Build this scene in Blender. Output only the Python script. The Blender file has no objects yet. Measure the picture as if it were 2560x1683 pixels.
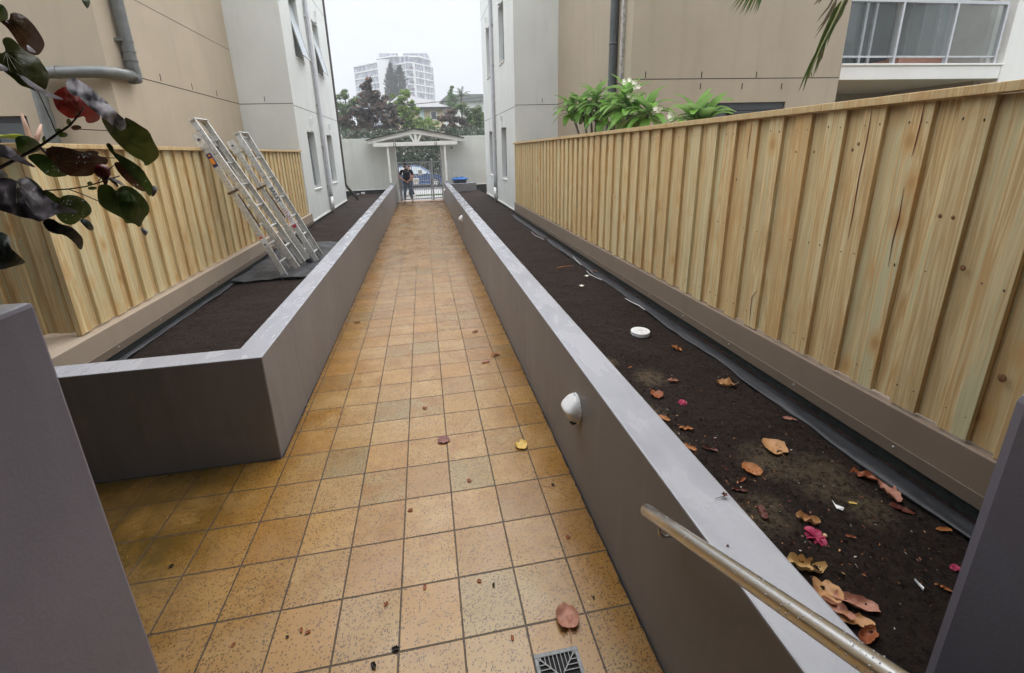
import bpy, bmesh, math, random
from mathutils import Vector, Matrix, noise
from mathutils.geometry import delaunay_2d_cdt

# ------------------------------------------------------------------ camera
S = bpy.context.scene
FOC, PITCH, YAW, ROLL, CAMH = 1060.103, 0.270488, 0.157456, -0.0333527, 2.20801
PCX, PCY = 1280 - 40.924, 841.5 - 172.910
cp, sp, cy, sy, cr, sr = math.cos(PITCH), math.sin(PITCH), math.cos(YAW), math.sin(YAW), math.cos(ROLL), math.sin(ROLL)
_f = Vector((sy * cp, cy * cp, -sp)); _r0 = Vector((cy, -sy, 0)); _u0 = _r0.cross(_f)
CR = _r0 * cr + _u0 * sr; CU = -_r0 * sr + _u0 * cr; CF = _f
cam = bpy.data.cameras.new('camera'); camo = bpy.data.objects.new('camera', cam); S.collection.objects.link(camo)
cam.sensor_fit = 'HORIZONTAL'; cam.sensor_width = 36.0; cam.lens = FOC / 2560 * 36
cam.shift_x = 40.924 / 2560; cam.shift_y = -172.910 / 2560
cam.clip_start = 0.05; cam.clip_end = 3000
m = Matrix.Identity(4)
for i in range(3):
    m[i][0] = CR[i]; m[i][1] = CU[i]; m[i][2] = -CF[i]
m[2][3] = CAMH
camo.matrix_world = m
S.camera = camo
CAMP = Vector((0, 0, CAMH))
def ray(u, v): return CF + CR * ((u - PCX) / FOC) - CU * ((v - PCY) / FOC)
def on(ax, val, u, v):
    d = ray(u, v); return CAMP + d * ((val - CAMP[ax]) / d[ax])
def at(u, v, depth): return CAMP + ray(u, v) * depth

# ------------------------------------------------------------------ world, sun, exposure
SUN_EL, SUN_AZ = math.radians(62), math.radians(20)      # azimuth measured from +Y towards +X
w = bpy.data.worlds.new('World'); S.world = w; w.use_nodes = True
nt = w.node_tree; nt.nodes.clear(); N = nt.nodes.new; L = nt.links.new
out = N('ShaderNodeOutputWorld'); bg = N('ShaderNodeBackground'); bg.inputs['Strength'].default_value = 0.1
sky = N('ShaderNodeTexSky'); sky.sky_type = 'NISHITA'; sky.sun_disc = False
sky.sun_elevation = SUN_EL; sky.sun_rotation = SUN_AZ; sky.dust_density = 4.0
tc = N('ShaderNodeTexCoord'); sep = N('ShaderNodeSeparateXYZ'); L(tc.outputs['Generated'], sep.inputs[0])
rmp = N('ShaderNodeValToRGB'); L(sep.outputs['Z'], rmp.inputs[0])
e = rmp.color_ramp.elements
e[0].position = 0.0; e[0].color = (0.150, 0.156, 0.162, 1)
e[1].position = 0.85; e[1].color = (0.66, 0.67, 0.69, 1)
x = e.new(0.33); x.color = (0.158, 0.166, 0.180, 1)
x = e.new(0.52); x.color = (0.56, 0.57, 0.59, 1)
nz = N('ShaderNodeTexNoise'); nz.inputs['Scale'].default_value = 2.6; nz.inputs['Detail'].default_value = 5
mp = N('ShaderNodeMapping'); mp.inputs['Scale'].default_value = (1, 1, 2.2); L(tc.outputs['Generated'], mp.inputs[0]); L(mp.outputs[0], nz.inputs['Vector'])
mr = N('ShaderNodeMapRange'); mr.inputs[1].default_value = .3; mr.inputs[2].default_value = .7; mr.inputs[3].default_value = 30.5; mr.inputs[4].default_value = 37.0
L(nz.outputs['Fac'], mr.inputs[0])
vm = N('ShaderNodeVectorMath'); vm.operation = 'SCALE'; L(rmp.outputs[0], vm.inputs[0]); L(mr.outputs[0], vm.inputs['Scale'])
mx = N('ShaderNodeMix'); mx.data_type = 'RGBA'; mx.inputs[0].default_value = 0.93
L(sky.outputs[0], mx.inputs[6]); L(vm.outputs[0], mx.inputs[7]); L(mx.outputs[2], bg.inputs[0]); L(bg.outputs[0], out.inputs[0])
sl = bpy.data.lights.new('sun', 'SUN'); sl.energy = 0.9; sl.angle = math.radians(45); sl.color = (1, .97, .93)
so = bpy.data.objects.new('sun', sl); S.collection.objects.link(so)
sd = Vector((math.sin(SUN_AZ) * math.cos(SUN_EL), math.cos(SUN_AZ) * math.cos(SUN_EL), math.sin(SUN_EL)))
so.rotation_euler = sd.to_track_quat('Z', 'Y').to_euler(); so.location = (0, 5, 20)
S.view_settings.view_transform = 'Standard'; S.view_settings.look = 'None'; S.view_settings.exposure = 0.74; S.view_settings.gamma = 1
S.cycles.max_bounces = 8; S.cycles.diffuse_bounces = 4; S.cycles.glossy_bounces = 3; S.cycles.transmission_bounces = 6
S.cycles.transparent_max_bounces = 12; S.cycles.volume_bounces = 0
S.cycles.sample_clamp_indirect = 6; S.cycles.caustics_reflective = False; S.cycles.caustics_refractive = False
S.cycles.use_denoising = True

# ------------------------------------------------------------------ material helpers
def lin(r, g, b):
    f = lambda c: (c / 255 / 12.92) if c / 255 <= .04045 else ((c / 255 + .055) / 1.055) ** 2.4
    return (f(r), f(g), f(b), 1)
class NT:
    def __init__(s, name):
        s.m = bpy.data.materials.new(name); s.m.use_nodes = True; s.t = s.m.node_tree
        s.b = s.t.nodes['Principled BSDF']
    def n(s, t, **k):
        o = s.t.nodes.new('ShaderNode' + t)
        for a, v in k.items(): setattr(o, a, v)
        return o
    def l(s, a, b): s.t.links.new(a, b)
    def co(s, scale=(1, 1, 1), kind='Object'):
        t = s.n('TexCoord'); mp = s.n('Mapping'); mp.inputs['Scale'].default_value = scale
        s.l(t.outputs[kind], mp.inputs[0]); return mp.outputs[0]
    def noise(s, scale, vec=None, detail=4, rough=.5, dist=0):
        o = s.n('TexNoise'); o.inputs['Scale'].default_value = scale; o.inputs['Detail'].default_value = detail
        o.inputs['Roughness'].default_value = rough; o.inputs['Distortion'].default_value = dist
        s.l(vec if vec is not None else s.co(), o.inputs['Vector']); return o.outputs['Fac']
    def rng(s, v, a, b, c=0., d=1., smooth=False):
        o = s.n('MapRange'); 
        if smooth: o.interpolation_type = 'SMOOTHSTEP'
        s.l(v, o.inputs[0])
        for i, q in enumerate((a, b, c, d)): o.inputs[i + 1].default_value = q
        return o.outputs[0]
    def mix(s, f, a, b, mode='MIX'):
        o = s.n('Mix', data_type='RGBA', blend_type=mode)
        for sock, v in ((o.inputs[0], f), (o.inputs[6], a), (o.inputs[7], b)):
            if hasattr(v, 'links'): s.l(v, sock)
            else: sock.default_value = v
        return o.outputs[2]
    def math(s, op, a, b=0., c=0.):
        o = s.n('Math', operation=op)
        for i, v in enumerate((a, b, c)):
            if hasattr(v, 'links'): s.l(v, o.inputs[i])
            else: o.inputs[i].default_value = v
        return o.outputs[0]
    def ramp(s, v, stops):
        o = s.n('ValToRGB'); s.l(v, o.inputs[0]); e = o.color_ramp.elements
        while len(e) < len(stops): e.new(.5)
        for i, (p, c) in enumerate(stops): e[i].position = p; e[i].color = c
        return o.outputs[0]
    def bump(s, h, strength=.3, dist=.01, prev=None):
        o = s.n('Bump'); o.inputs['Strength'].default_value = strength; o.inputs['Distance'].default_value = dist
        s.l(h, o.inputs['Height'])
        if prev is not None: s.l(prev, o.inputs['Normal'])
        s.l(o.outputs[0], s.b.inputs['Normal']); return o.outputs[0]
    def set(s, **k):
        for a, v in k.items():
            i = s.b.inputs[{'col': 'Base Color', 'rough': 'Roughness', 'metal': 'Metallic', 'coat': 'Coat Weight', 'coatr': 'Coat Roughness', 'spec': 'Specular IOR Level', 'trans': 'Transmission Weight', 'ior': 'IOR', 'alpha': 'Alpha'}[a]]
            if hasattr(v, 'links'): s.l(v, i)
            else: i.default_value = v
        return s
    def island(s): return s.n('NewGeometry').outputs['Random Per Island']
def simple(name, col, rough=.6, metal=0, var=.12, scale=6, bump=None, coat=0, spec=.5):
    t = NT(name); f = t.noise(scale, detail=5)
    d = tuple(c * (1 - var) for c in col[:3]) + (1,); l_ = tuple(min(1, c * (1 + var)) for c in col[:3]) + (1,)
    t.set(col=t.mix(t.rng(f, .3, .7), d, l_), rough=rough, metal=metal, coat=coat, spec=spec)
    if bump: t.bump(t.noise(bump[0], detail=3), bump[1], bump[2] if len(bump) > 2 else .01)
    return t.m
def stucco(name, col, rough=.75, stain=.12, top_wet=False):
    t = NT(name)
    f = t.noise(1.1, detail=6, rough=.6); v = t.noise(2.2, t.co((1.6, 1.6, .16)), detail=5, rough=.65)
    fine = t.noise(160, detail=2)
    c = t.mix(t.rng(f, .3, .7), tuple(k * (1 - stain * .6) for k in col[:3]) + (1,), tuple(min(1, k * 1.04) for k in col[:3]) + (1,))
    c = t.mix(t.rng(v, .50, .74, 0, stain * 2.6), c, tuple(k * .62 for k in col[:3]) + (1,))
    c = t.mix(t.rng(fine, .35, .7, 0, .16), c, tuple(k * .7 for k in col[:3]) + (1,))
    t.set(col=c, rough=rough)
    t.bump(t.noise(110, detail=4, rough=.7), .28, .004)
    return t.m

# wet coated planter wall: water film on level tops, sky brightness painted into their colour
def wetwall(name, col):
    t = NT(name)
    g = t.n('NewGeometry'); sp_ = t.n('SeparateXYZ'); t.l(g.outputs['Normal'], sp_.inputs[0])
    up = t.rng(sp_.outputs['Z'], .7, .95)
    f = t.noise(1.3, detail=6, rough=.6); v = t.noise(9, t.co((1, 1, .08)), detail=4)
    side = t.mix(t.rng(f, .3, .7), tuple(k * .88 for k in col[:3]) + (1,), tuple(k * 1.08 for k in col[:3]) + (1,))
    side = t.mix(t.rng(v, .52, .75, 0, .22), side, tuple(k * 1.6 for k in col[:3]) + (1,))
    v2 = t.noise(5, t.co((1, 1, .12)), detail=6, rough=.7); side = t.mix(t.rng(v2, .56, .72, 0, .35), side, tuple(k * .55 for k in col[:3]) + (1,))
    sp2 = t.noise(7, detail=6, rough=.75); side = t.mix(t.rng(sp2, .60, .75, 0, .25), side, tuple(k * 1.45 for k in col[:3]) + (1,))
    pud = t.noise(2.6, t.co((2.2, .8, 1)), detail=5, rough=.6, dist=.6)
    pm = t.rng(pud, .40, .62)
    top_skycol = t.mix(pm, (.335, .34, .37, 1), (.30, .305, .335, 1))
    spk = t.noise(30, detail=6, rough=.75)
    top_skycol = t.mix(t.rng(spk, .56, .80, 0, .14), top_skycol, (.42, .42, .48, 1))
    t.set(col=t.mix(up, side, top_skycol))
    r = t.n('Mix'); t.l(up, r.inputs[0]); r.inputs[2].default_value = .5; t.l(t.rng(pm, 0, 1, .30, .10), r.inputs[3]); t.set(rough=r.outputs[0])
    b = t.bump(t.noise(90, detail=5, rough=.75), .3, .003); t.bump(t.noise(3.5, detail=3), .25, .02, b)
    return t.m

def tilemat():
    t = NT('wet_sandstone_tiles')
    s = t.n('SeparateXYZ'); tc = t.n('TexCoord'); t.l(tc.outputs['Object'], s.inputs[0])
    X, Y = s.outputs['X'], s.outputs['Y']
    wob = t.noise(5, detail=2)
    v = t.math('DIVIDE', t.math('SUBTRACT', Y, 2.6706), .3)
    far = t.math('GREATER_THAN', Y, 16.17)
    far2 = t.math('MULTIPLY', t.math('GREATER_THAN', t.math('SINE', t.math('MULTIPLY', t.math('FLOOR', v), 2.3)), .2), .37)
    u = t.math('ADD', t.math('DIVIDE', t.math('ADD', X, 1.1767), .3), t.math('MULTIPLY', far, t.math('ADD', far2, .2)))
    fu, fv = t.math('FRACT', t.math('ADD', u, 50)), t.math('FRACT', t.math('ADD', v, 50))
    du = t.math('MINIMUM', fu, t.math('SUBTRACT', 1, fu)); dv = t.math('MINIMUM', fv, t.math('SUBTRACT', 1, fv))
    d = t.math('ADD', t.math('MINIMUM', du, dv), t.math('MULTIPLY', t.math('SUBTRACT', wob, .5), .008))
    grout = t.rng(d, .0098, .0165, 1, 0)
    c = t.n('CombineXYZ'); t.l(t.math('FLOOR', u), c.inputs[0]); t.l(t.math('FLOOR', v), c.inputs[1])
    wn = t.n('TexWhiteNoise', noise_dimensions='2D'); t.l(c.outputs[0], wn.inputs['Vector'])
    rnd = wn.outputs['Value']
    base = t.ramp(rnd, [(0, lin(159, 121, 65)), (.3, lin(164, 133, 81)), (.55, lin(164, 136, 88)), (.8, lin(157, 127, 77)), (.9, lin(153, 131, 85)), (1, lin(138, 123, 85))])
    base = t.mix(t.rng(t.math('FRACT', t.math('MULTIPLY', rnd, 9.7)), .55, 1, 0, .42), base, lin(112, 82, 46))
    cl = t.noise(4.5, detail=7, rough=.7)
    base = t.mix(t.math('MULTIPLY', t.rng(cl, .40, .60), t.rng(t.math('FRACT', t.math('MULTIPLY', rnd, 5.3)), 0, 1, .25, 1)), base, lin(141, 101, 43))
    # mossy brown stain along the walls; landing corner mixes stain with painted shade
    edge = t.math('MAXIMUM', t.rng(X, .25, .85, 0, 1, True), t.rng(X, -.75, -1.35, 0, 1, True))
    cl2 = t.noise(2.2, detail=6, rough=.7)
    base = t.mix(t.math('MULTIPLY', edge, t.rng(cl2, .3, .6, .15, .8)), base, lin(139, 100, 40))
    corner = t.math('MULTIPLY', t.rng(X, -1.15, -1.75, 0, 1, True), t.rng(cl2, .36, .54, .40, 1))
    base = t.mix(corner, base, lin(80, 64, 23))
    # dirt in bands where water runs between rows far down the path
    band = t.noise(3.2, t.co((.35, 3.4, 1)), detail=5, rough=.7)
    bm = t.math('MULTIPLY', t.rng(Y, 3.5, 10, .15, 1), t.rng(band, .46, .62, 0, .9))
    base = t.mix(bm, base, lin(113, 78, 38))
    pale = t.noise(1.1, detail=4); pm = t.math('MULTIPLY', t.rng(Y, 2.0, 1.2, 0, 1, True), t.rng(pale, .4, .7, .1, .7))
    base = t.mix(pm, base, lin(176, 151, 104))
    sk = t.noise(78, detail=3, rough=.7); skd = t.math('MULTIPLY', t.rng(sk, .56, .63), t.rng(rnd, .1, 1, .45, .9))
    base = t.mix(t.math('MULTIPLY', skd, .6), base, lin(99, 72, 32))
    vs_ = t.n('TexVoronoi'); vs_.inputs['Scale'].default_value = 105; t.l(t.co(), vs_.inputs['Vector']); sv = t.n('SeparateXYZ'); t.l(vs_.outputs['Color'], sv.inputs[0])
    spot = t.math('MULTIPLY', t.rng(vs_.outputs['Distance'], .36, .50, 1, 0), t.math('GREATER_THAN', t.math('ADD', sv.outputs[0], t.math('MULTIPLY', rnd, .25)), .72))
    base = t.mix(t.math('MULTIPLY', spot, .95), base, lin(78, 54, 25))
    sk2 = t.noise(60, t.co((1, 1.1, 1.3)), detail=2)
    base = t.mix(t.rng(sk2, .70, .76, 0, .6), base, lin(216, 189, 124))
    gn = t.noise(26, detail=4, rough=.7)
    col = t.mix(grout, base, t.mix(t.rng(gn, .35, .65), lin(34, 25, 16), lin(70, 55, 40)))
    t.set(col=t.mix(1., col, (.92, .87, .79, 1), 'MULTIPLY'))
    wet = t.noise(2.4, detail=6, rough=.6, dist=.4)
    r = t.n('Mix'); t.l(grout, r.inputs[0]); t.l(t.rng(wet, .34, .64, .17, .36), r.inputs[2]); r.inputs[3].default_value = .5
    t.set(rough=r.outputs[0], spec=.42)
    b = t.bump(t.math('SUBTRACT', 1, grout), .6, .004)
    b = t.bump(t.noise(70, detail=4, rough=.7), .22, .002, b)
    t.bump(t.noise(7, detail=3), .25, .006, b)
    return t.m

def woodmat(name, a, b, c, warm=0.):
    t = NT(name); r = t.island()
    o = t.n('CombineXYZ'); t.l(t.math('MULTIPLY', r, 37.), o.inputs[2]); t.l(t.math('MULTIPLY', r, 11.), o.inputs[0])
    ad = t.n('VectorMath', operation='ADD'); tc = t.n('TexCoord'); t.l(tc.outputs['Object'], ad.inputs[0]); t.l(o.outputs[0], ad.inputs[1])
    def vec(sc):
        m_ = t.n('Mapping'); m_.inputs['Scale'].default_value = sc; t.l(ad.outputs[0], m_.inputs[0]); return m_.outputs[0]
    band = t.noise(1., vec((17, 17, .55)), detail=3, dist=.5)
    fine = t.noise(1., vec((110, 110, 3)), detail=4, rough=.6)
    base = t.ramp(t.rng(band, .36, .64), [(0, a), (.3, b), (.5, c), (.62, b), (.8, c), (1, a)])
    base = t.mix(t.rng(r, 0, 1, 0, .55), base, t.mix(t.rng(t.math('FRACT', t.math('MULTIPLY', r, 7.3)), 0, 1), a, c))
    val = t.math('FRACT', t.math('MULTIPLY', r, 13.7))
    base = t.mix(t.rng(fine, .42, .70, 0, .38), base, tuple(k * .62 for k in c[:3]) + (1,))
    base = t.mix(t.rng(val, 0, 1, 0, .22), base, tuple(k * .6 for k in b[:3]) + (1,))
    dirt = t.noise(2.0, vec((1.2, 1.2, .7)), detail=6, rough=.7)
    base = t.mix(t.rng(dirt, .54, .76, 0, .5), base, tuple(k * .6 for k in c[:3]) + (1,))
    vo = t.n('TexVoronoi'); t.l(vec((5.6, 5.6, 3.1)), vo.inputs['Vector']); vo.inputs['Scale'].default_value = 1.0
    kd = t.rng(vo.outputs['Distance'], .06, .15, 1, 0)
    s2 = t.n('SeparateXYZ'); t.l(vo.outputs['Color'], s2.inputs[0])
    kn = t.math('MULTIPLY', kd, t.math('GREATER_THAN', s2.outputs[0], .48))
    base = t.mix(t.math('MULTIPLY', kn, .85), base, lin(104, 62, 30))
    halo = t.math('MULTIPLY', t.rng(vo.outputs['Distance'], .12, .34, .75, 0), t.math('GREATER_THAN', s2.outputs[0], .48))
    base = t.mix(halo, base, c)
    t.set(col=base, rough=.62)
    t.bump(fine, .25, .002)
    return t.m

def soilmat():
    t = NT('wet_dark_soil')
    f = t.noise(34, detail=8, rough=.75); c = t.mix(t.rng(f, .35, .66), (.0040, .0028, .0023, 1), (.050, .031, .023, 1))
    g = t.noise(1.4, detail=5); c = t.mix(t.rng(g, .4, .7, 0, .5), c, (.036, .024, .021, 1))
    s = t.n('SeparateXYZ'); tc = t.n('TexCoord'); t.l(tc.outputs['Object'], s.inputs[0])
    sand = None
    for (sx, sy_, rr) in ((1.50, 1.42, .13), (1.36, 1.98, .09), (1.36, 2.28, .12), (1.62, 2.72, .12), (1.95, 1.55, .19), (1.78, 1.72, .15), (2.0, 1.36, .12), (1.4, 3.0, .08)):
        dx = t.math('SUBTRACT', s.outputs['X'], sx); dy = t.math('SUBTRACT', s.outputs['Y'], sy_)
        d = t.math('SQRT', t.math('ADD', t.math('MULTIPLY', dx, dx), t.math('MULTIPLY', dy, dy)))
        k = t.rng(d, rr * .2, rr * 1.5, 1, 0)
        sand = k if sand is None else t.math('MAXIMUM', sand, k)
    n2 = t.noise(26, detail=7, rough=.8)
    sm = t.rng(t.math('MULTIPLY', sand, t.rng(n2, .36, .56)), .15, .7, 0, .8)
    c = t.mix(sm, c, (.14, .105, .065, 1))
    ch = t.noise(150, detail=1); c = t.mix(t.rng(ch, .70, .75, 0, .5), c, (.16, .11, .07, 1))
    t.set(col=c, rough=.85, spec=.18)
    t.bump(t.noise(48, detail=8, rough=.85), 1.0, .03)
    return t.m
def leafmat(name, top, var, back=None, trans=.25, rough=.35, vein=True, spots=0):
    t = NT(name); r = t.island()
    f = t.noise(22, detail=5, rough=.65)
    c = t.mix(t.rng(f, .3, .7), top, var)
    if vein: c = t.mix(t.rng(t.noise(8, t.co((1, 3, 1)), detail=6, rough=.8), .55, .7, 0, .4), c, tuple(k * .5 for k in top[:3]) + (1,))
    if spots: c = t.mix(t.rng(t.noise(spots, detail=1), .66, .7, 0, .9), c, (.02, .012, .008, 1))
    if back is not None:
        g = t.n('NewGeometry'); c = t.mix(g.outputs['Backfacing'], c, back)
    t.set(col=c, rough=min(.6, rough + .15), spec=.28)
    t.bump(t.noise(70, detail=4, rough=.7), .22, .002)
    if trans:
        tr = t.n('BsdfTranslucent'); t.l(c, tr.inputs[0]); mx_ = t.n('MixShader'); mx_.inputs[0].default_value = trans
        t.l(t.b.outputs[0], mx_.inputs[1]); t.l(tr.outputs[0], mx_.inputs[2])
        t.l(mx_.outputs[0], t.t.nodes['Material Output'].inputs[0])
    return t.m
def foliage(name, stops, trans=.25, rough=.5):
    t = NT(name); c = t.ramp(t.island(), stops); t.set(col=c, rough=rough)
    tr = t.n('BsdfTranslucent'); t.l(c, tr.inputs[0]); mx_ = t.n('MixShader'); mx_.inputs[0].default_value = trans
    t.l(t.b.outputs[0], mx_.inputs[1]); t.l(tr.outputs[0], mx_.inputs[2]); t.l(mx_.outputs[0], t.t.nodes['Material Output'].inputs[0])
    return t.m
def glass(name, tint=(.75, .82, .82, 1), alpha=.35, rough=.04):
    t = NT(name); t.set(col=tint, rough=rough, spec=.8)
    tr = t.n('BsdfTransparent'); tr.inputs[0].default_value = tint; mx_ = t.n('MixShader'); mx_.inputs[0].default_value = alpha
    t.l(tr.outputs[0], mx_.inputs[1]); t.l(t.b.outputs[0], mx_.inputs[2]); t.l(mx_.outputs[0], t.t.nodes['Material Output'].inputs[0])
    return t.m

# ------------------------------------------------------------------ mesh helpers
WLOC = {}
def tag(o, label=None, cat=None, group=None, kind=None):
    if label: o['label'] = label
    if cat: o['category'] = cat
    if group: o['group'] = group
    if kind: o['kind'] = kind
    return o
def empty(name, loc, label=None, cat=None, group=None):
    o = bpy.data.objects.new(name, None); S.collection.objects.link(o); o.location = loc; o.empty_display_size = .1
    WLOC[o.name] = Vector(loc); return tag(o, label, cat, group)
class MB:
    def __init__(s): s.v = []; s.f = []; s.mi = []
    def add(s, vs, fs, mi=0):
        n = len(s.v); s.v += [Vector(q) for q in vs]; s.f += [tuple(i + n for i in q) for q in fs]; s.mi += [mi] * len(fs); return s
    def box(s, x0, x1, y0, y1, z0, z1, mi=0, rot=None, piv=None):
        vs = [Vector((a, b, c)) for c in (z0, z1) for b in (y0, y1) for a in (x0, x1)]
        if rot is not None:
            piv = Vector(piv) if piv is not None else sum(vs, Vector()) / 8
            vs = [piv + rot @ (q - piv) for q in vs]
        return s.add(vs, [(0, 2, 3, 1), (4, 5, 7, 6), (0, 1, 5, 4), (2, 6, 7, 3), (0, 4, 6, 2), (1, 3, 7, 5)], mi)
    def bar(s, a, b, w_, h, up=(0, 0, 1), mi=0):
        a, b = Vector(a), Vector(b); d = (b - a).normalized(); up = Vector(up)
        x = d.cross(up)
        if x.length < 1e-4: x = d.cross(Vector((1, 0, 0)))
        x.normalize(); y = x.cross(d)
        q = [(-1, -1), (1, -1), (1, 1), (-1, 1)]
        vs = [p + x * (i * w_ / 2) + y * (j * h / 2) for p in (a, b) for i, j in q]
        return s.add(vs, [(3, 2, 1, 0), (4, 5, 6, 7), (0, 1, 5, 4), (1, 2, 6, 5), (2, 3, 7, 6), (3, 0, 4, 7)], mi)
    def tube(s, pts, r, n=10, caps=True, mi=0):
        pts = [Vector(p) for p in pts]; rs = r if isinstance(r, (list, tuple)) else [r] * len(pts)
        P2, R2 = [pts[0]], [rs[0]]                 # long runs are cut into short rings
        for i in range(1, len(pts)):
            m_ = min(60, max(1, int((pts[i] - pts[i - 1]).length / max(.25, rs[i] * 5)))) if n >= 8 else 1
            for q in range(1, m_ + 1): P2.append(pts[i - 1].lerp(pts[i], q / m_)); R2.append(rs[i - 1] + (rs[i] - rs[i - 1]) * q / m_)
        pts, rs = P2, R2
        vs = []; prev = None
        for i, p in enumerate(pts):
            d = (pts[min(i + 1, len(pts) - 1)] - pts[max(i - 1, 0)]).normalized()
            if prev is None:
                x = d.cross(Vector((0, 0, 1)))
                if x.length < .05: x = d.cross(Vector((1, 0, 0)))
            else: x = prev - d * prev.dot(d)
            x.normalize(); prev = x; y = d.cross(x)
            vs += [p + (x * math.cos(6.28318 * k / n) + y * math.sin(6.28318 * k / n)) * rs[i] for k in range(n)]
        fs = [(i * n + k, i * n + (k + 1) % n, (i + 1) * n + (k + 1) % n, (i + 1) * n + k) for i in range(len(pts) - 1) for k in range(n)]
        if caps: fs += [tuple(range(n - 1, -1, -1)), tuple((len(pts) - 1) * n + k for k in range(n))]
        return s.add(vs, fs, mi)
    def prism(s, poly, axis, a, b, mi=0):
        # poly: 2D points in the two other axes (x,y order), extruded from a to b along axis
        def P(p, t):
            return (t, p[0], p[1]) if axis == 0 else (p[0], t, p[1]) if axis == 1 else (p[0], p[1], t)
        n = len(poly); vs = [P(p, a) for p in poly] + [P(p, b) for p in poly]
        return s.add(vs, [tuple(range(n)), tuple(range(2 * n - 1, n - 1, -1))] + [(k, n + k, n + (k + 1) % n, (k + 1) % n) for k in range(n)], mi)
    def ell(s, c, r, nu=14, nv=9, mi=0, fn=None):
        c = Vector(c); vs = []
        for j in range(nv + 1):
            th = math.pi * j / nv
            for i in range(nu):
                ph = 2 * math.pi * i / nu
                q = Vector((math.sin(th) * math.cos(ph) * r[0], math.sin(th) * math.sin(ph) * r[1], math.cos(th) * r[2]))
                if fn: q = fn(q)
                vs.append(c + q)
        fs = [(j * nu + i, (j + 1) * nu + i, (j + 1) * nu + (i + 1) % nu, j * nu + (i + 1) % nu) for j in range(nv) for i in range(nu)]
        return s.add(vs, fs, mi)
    def build(s, name, mat, parent=None, origin=None, smooth=False, bevel=0, fix=True):
        if parent is not None: off = WLOC[parent.name]
        elif origin is not None: off = Vector(origin)
        else:
            xs = [q.x for q in s.v]; ys = [q.y for q in s.v]; zs = [q.z for q in s.v]
            off = Vector(((min(xs) + max(xs)) / 2, (min(ys) + max(ys)) / 2, min(zs)))
        me = bpy.data.meshes.new(name); me.from_pydata([tuple(q - off) for q in s.v], [], s.f)
        mats = mat if isinstance(mat, (list, tuple)) else [mat]
        for q in mats: me.materials.append(q)
        if len(mats) > 1: me.polygons.foreach_set('material_index', s.mi)
        if fix:
            bm = bmesh.new(); bm.from_mesh(me); bmesh.ops.remove_doubles(bm, verts=bm.verts, dist=1e-6) if smooth else None
            bmesh.ops.recalc_face_normals(bm, faces=bm.faces); bm.to_mesh(me); bm.free()
        if smooth: me.polygons.foreach_set('use_smooth', [len(q_.vertices) <= 4 for q_ in me.polygons])
        me.update()
        o = bpy.data.objects.new(name, me); S.collection.objects.link(o)
        if parent is not None: o.parent = parent
        else: o.location = off
        WLOC[o.name] = off
        if bevel:
            b = o.modifiers.new('bevel', 'BEVEL'); b.width = bevel; b.segments = 2; b.limit_method = 'ANGLE'
        return o
def copy_tree(o, parent=None):
    c = o.copy(); S.collection.objects.link(c); c.parent = parent
    for ch in [q for q in S.objects if q.parent == o]: copy_tree(ch, c)
    return c
def text_mesh(txt, size):
    cu = bpy.data.curves.new('t', 'FONT'); cu.body = txt; cu.size = size; cu.align_x = 'CENTER'; cu.align_y = 'CENTER'; cu.offset = size * .02
    ob = bpy.data.objects.new('t', cu); S.collection.objects.link(ob)
    dg = bpy.context.evaluated_depsgraph_get(); dg.update(); me = ob.evaluated_get(dg).to_mesh()
    vs = [q.co.copy() for q in me.vertices]; fs = [tuple(p.vertices) for p in me.polygons]
    ob.evaluated_get(dg).to_mesh_clear(); bpy.data.objects.remove(ob); bpy.data.curves.remove(cu)
    return vs, fs

# ------------------------------------------------------------------ palette
M = {}
M['tan'] = stucco('tan_render', lin(178, 165, 145)); M['pinktan'] = stucco('pinkish_tan_render', lin(192, 177, 155))
M['white'] = stucco('off_white_render', lin(222, 225, 222), stain=.09); M['pure'] = stucco('white_paint_render', lin(232, 232, 228), stain=.05)
M['bwall'] = stucco('pale_grey_render', lin(208, 210, 204)); M['taupe'] = stucco('taupe_render', lin(138, 122, 106), rough=.6)
M['taupeL'] = stucco('pale_taupe_render', lin(168, 152, 134), rough=.6)
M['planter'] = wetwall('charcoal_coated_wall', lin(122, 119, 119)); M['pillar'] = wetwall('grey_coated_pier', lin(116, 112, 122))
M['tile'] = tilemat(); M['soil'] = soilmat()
M['wood'] = woodmat('treated_pine', lin(214, 208, 166), lin(236, 214, 164), lin(206, 164, 106))
M['cap'] = woodmat('pine_capping', lin(212, 190, 142), lin(222, 198, 148), lin(200, 162, 110))
M['membrane'] = simple('bitumen_membrane', (.022, .03, .028, 1), .6, var=.5, scale=40, bump=(120, .6, .006))
M['geo'] = simple('geotextile', (.022, .024, .029, 1), .55, var=.25, scale=14, bump=(9, .5, .02))
M['flash'] = simple('taupe_flashing', lin(120, 106, 92), .45, var=.05)
M['steel'] = simple('brushed_steel', (.66, .64, .61, 1), .30, 1, var=.05, scale=60, bump=(160, .12, .001))
M['alu'] = simple('weathered_aluminium', (.68, .68, .66, 1), .42, .6, var=.22, scale=30, bump=(60, .1, .002))
M['alud'] = simple('grey_aluminium', (.42, .43, .46, 1), .45, .4, var=.1)
M['aluw'] = simple('pale_aluminium_frame', (.55, .57, .60, 1), .35, .3, var=.06)
M['pvc'] = simple('grey_pvc_pipe', (.17, .18, .175, 1), .35, var=.12, scale=10)
M['pvcb'] = simple('slate_pvc_pipe', (.095, .105, .11, 1), .4, var=.15, scale=8)
M['pvcl'] = simple('pale_grey_pipe', (.60, .61, .65, 1), .4, var=.08)
M['dark'] = simple('dark_gap', (.012, .011, .011, 1), .9, var=.3)
M['darkbrown'] = simple('dark_brown_pipe', (.07, .06, .055, 1), .5)
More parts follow.
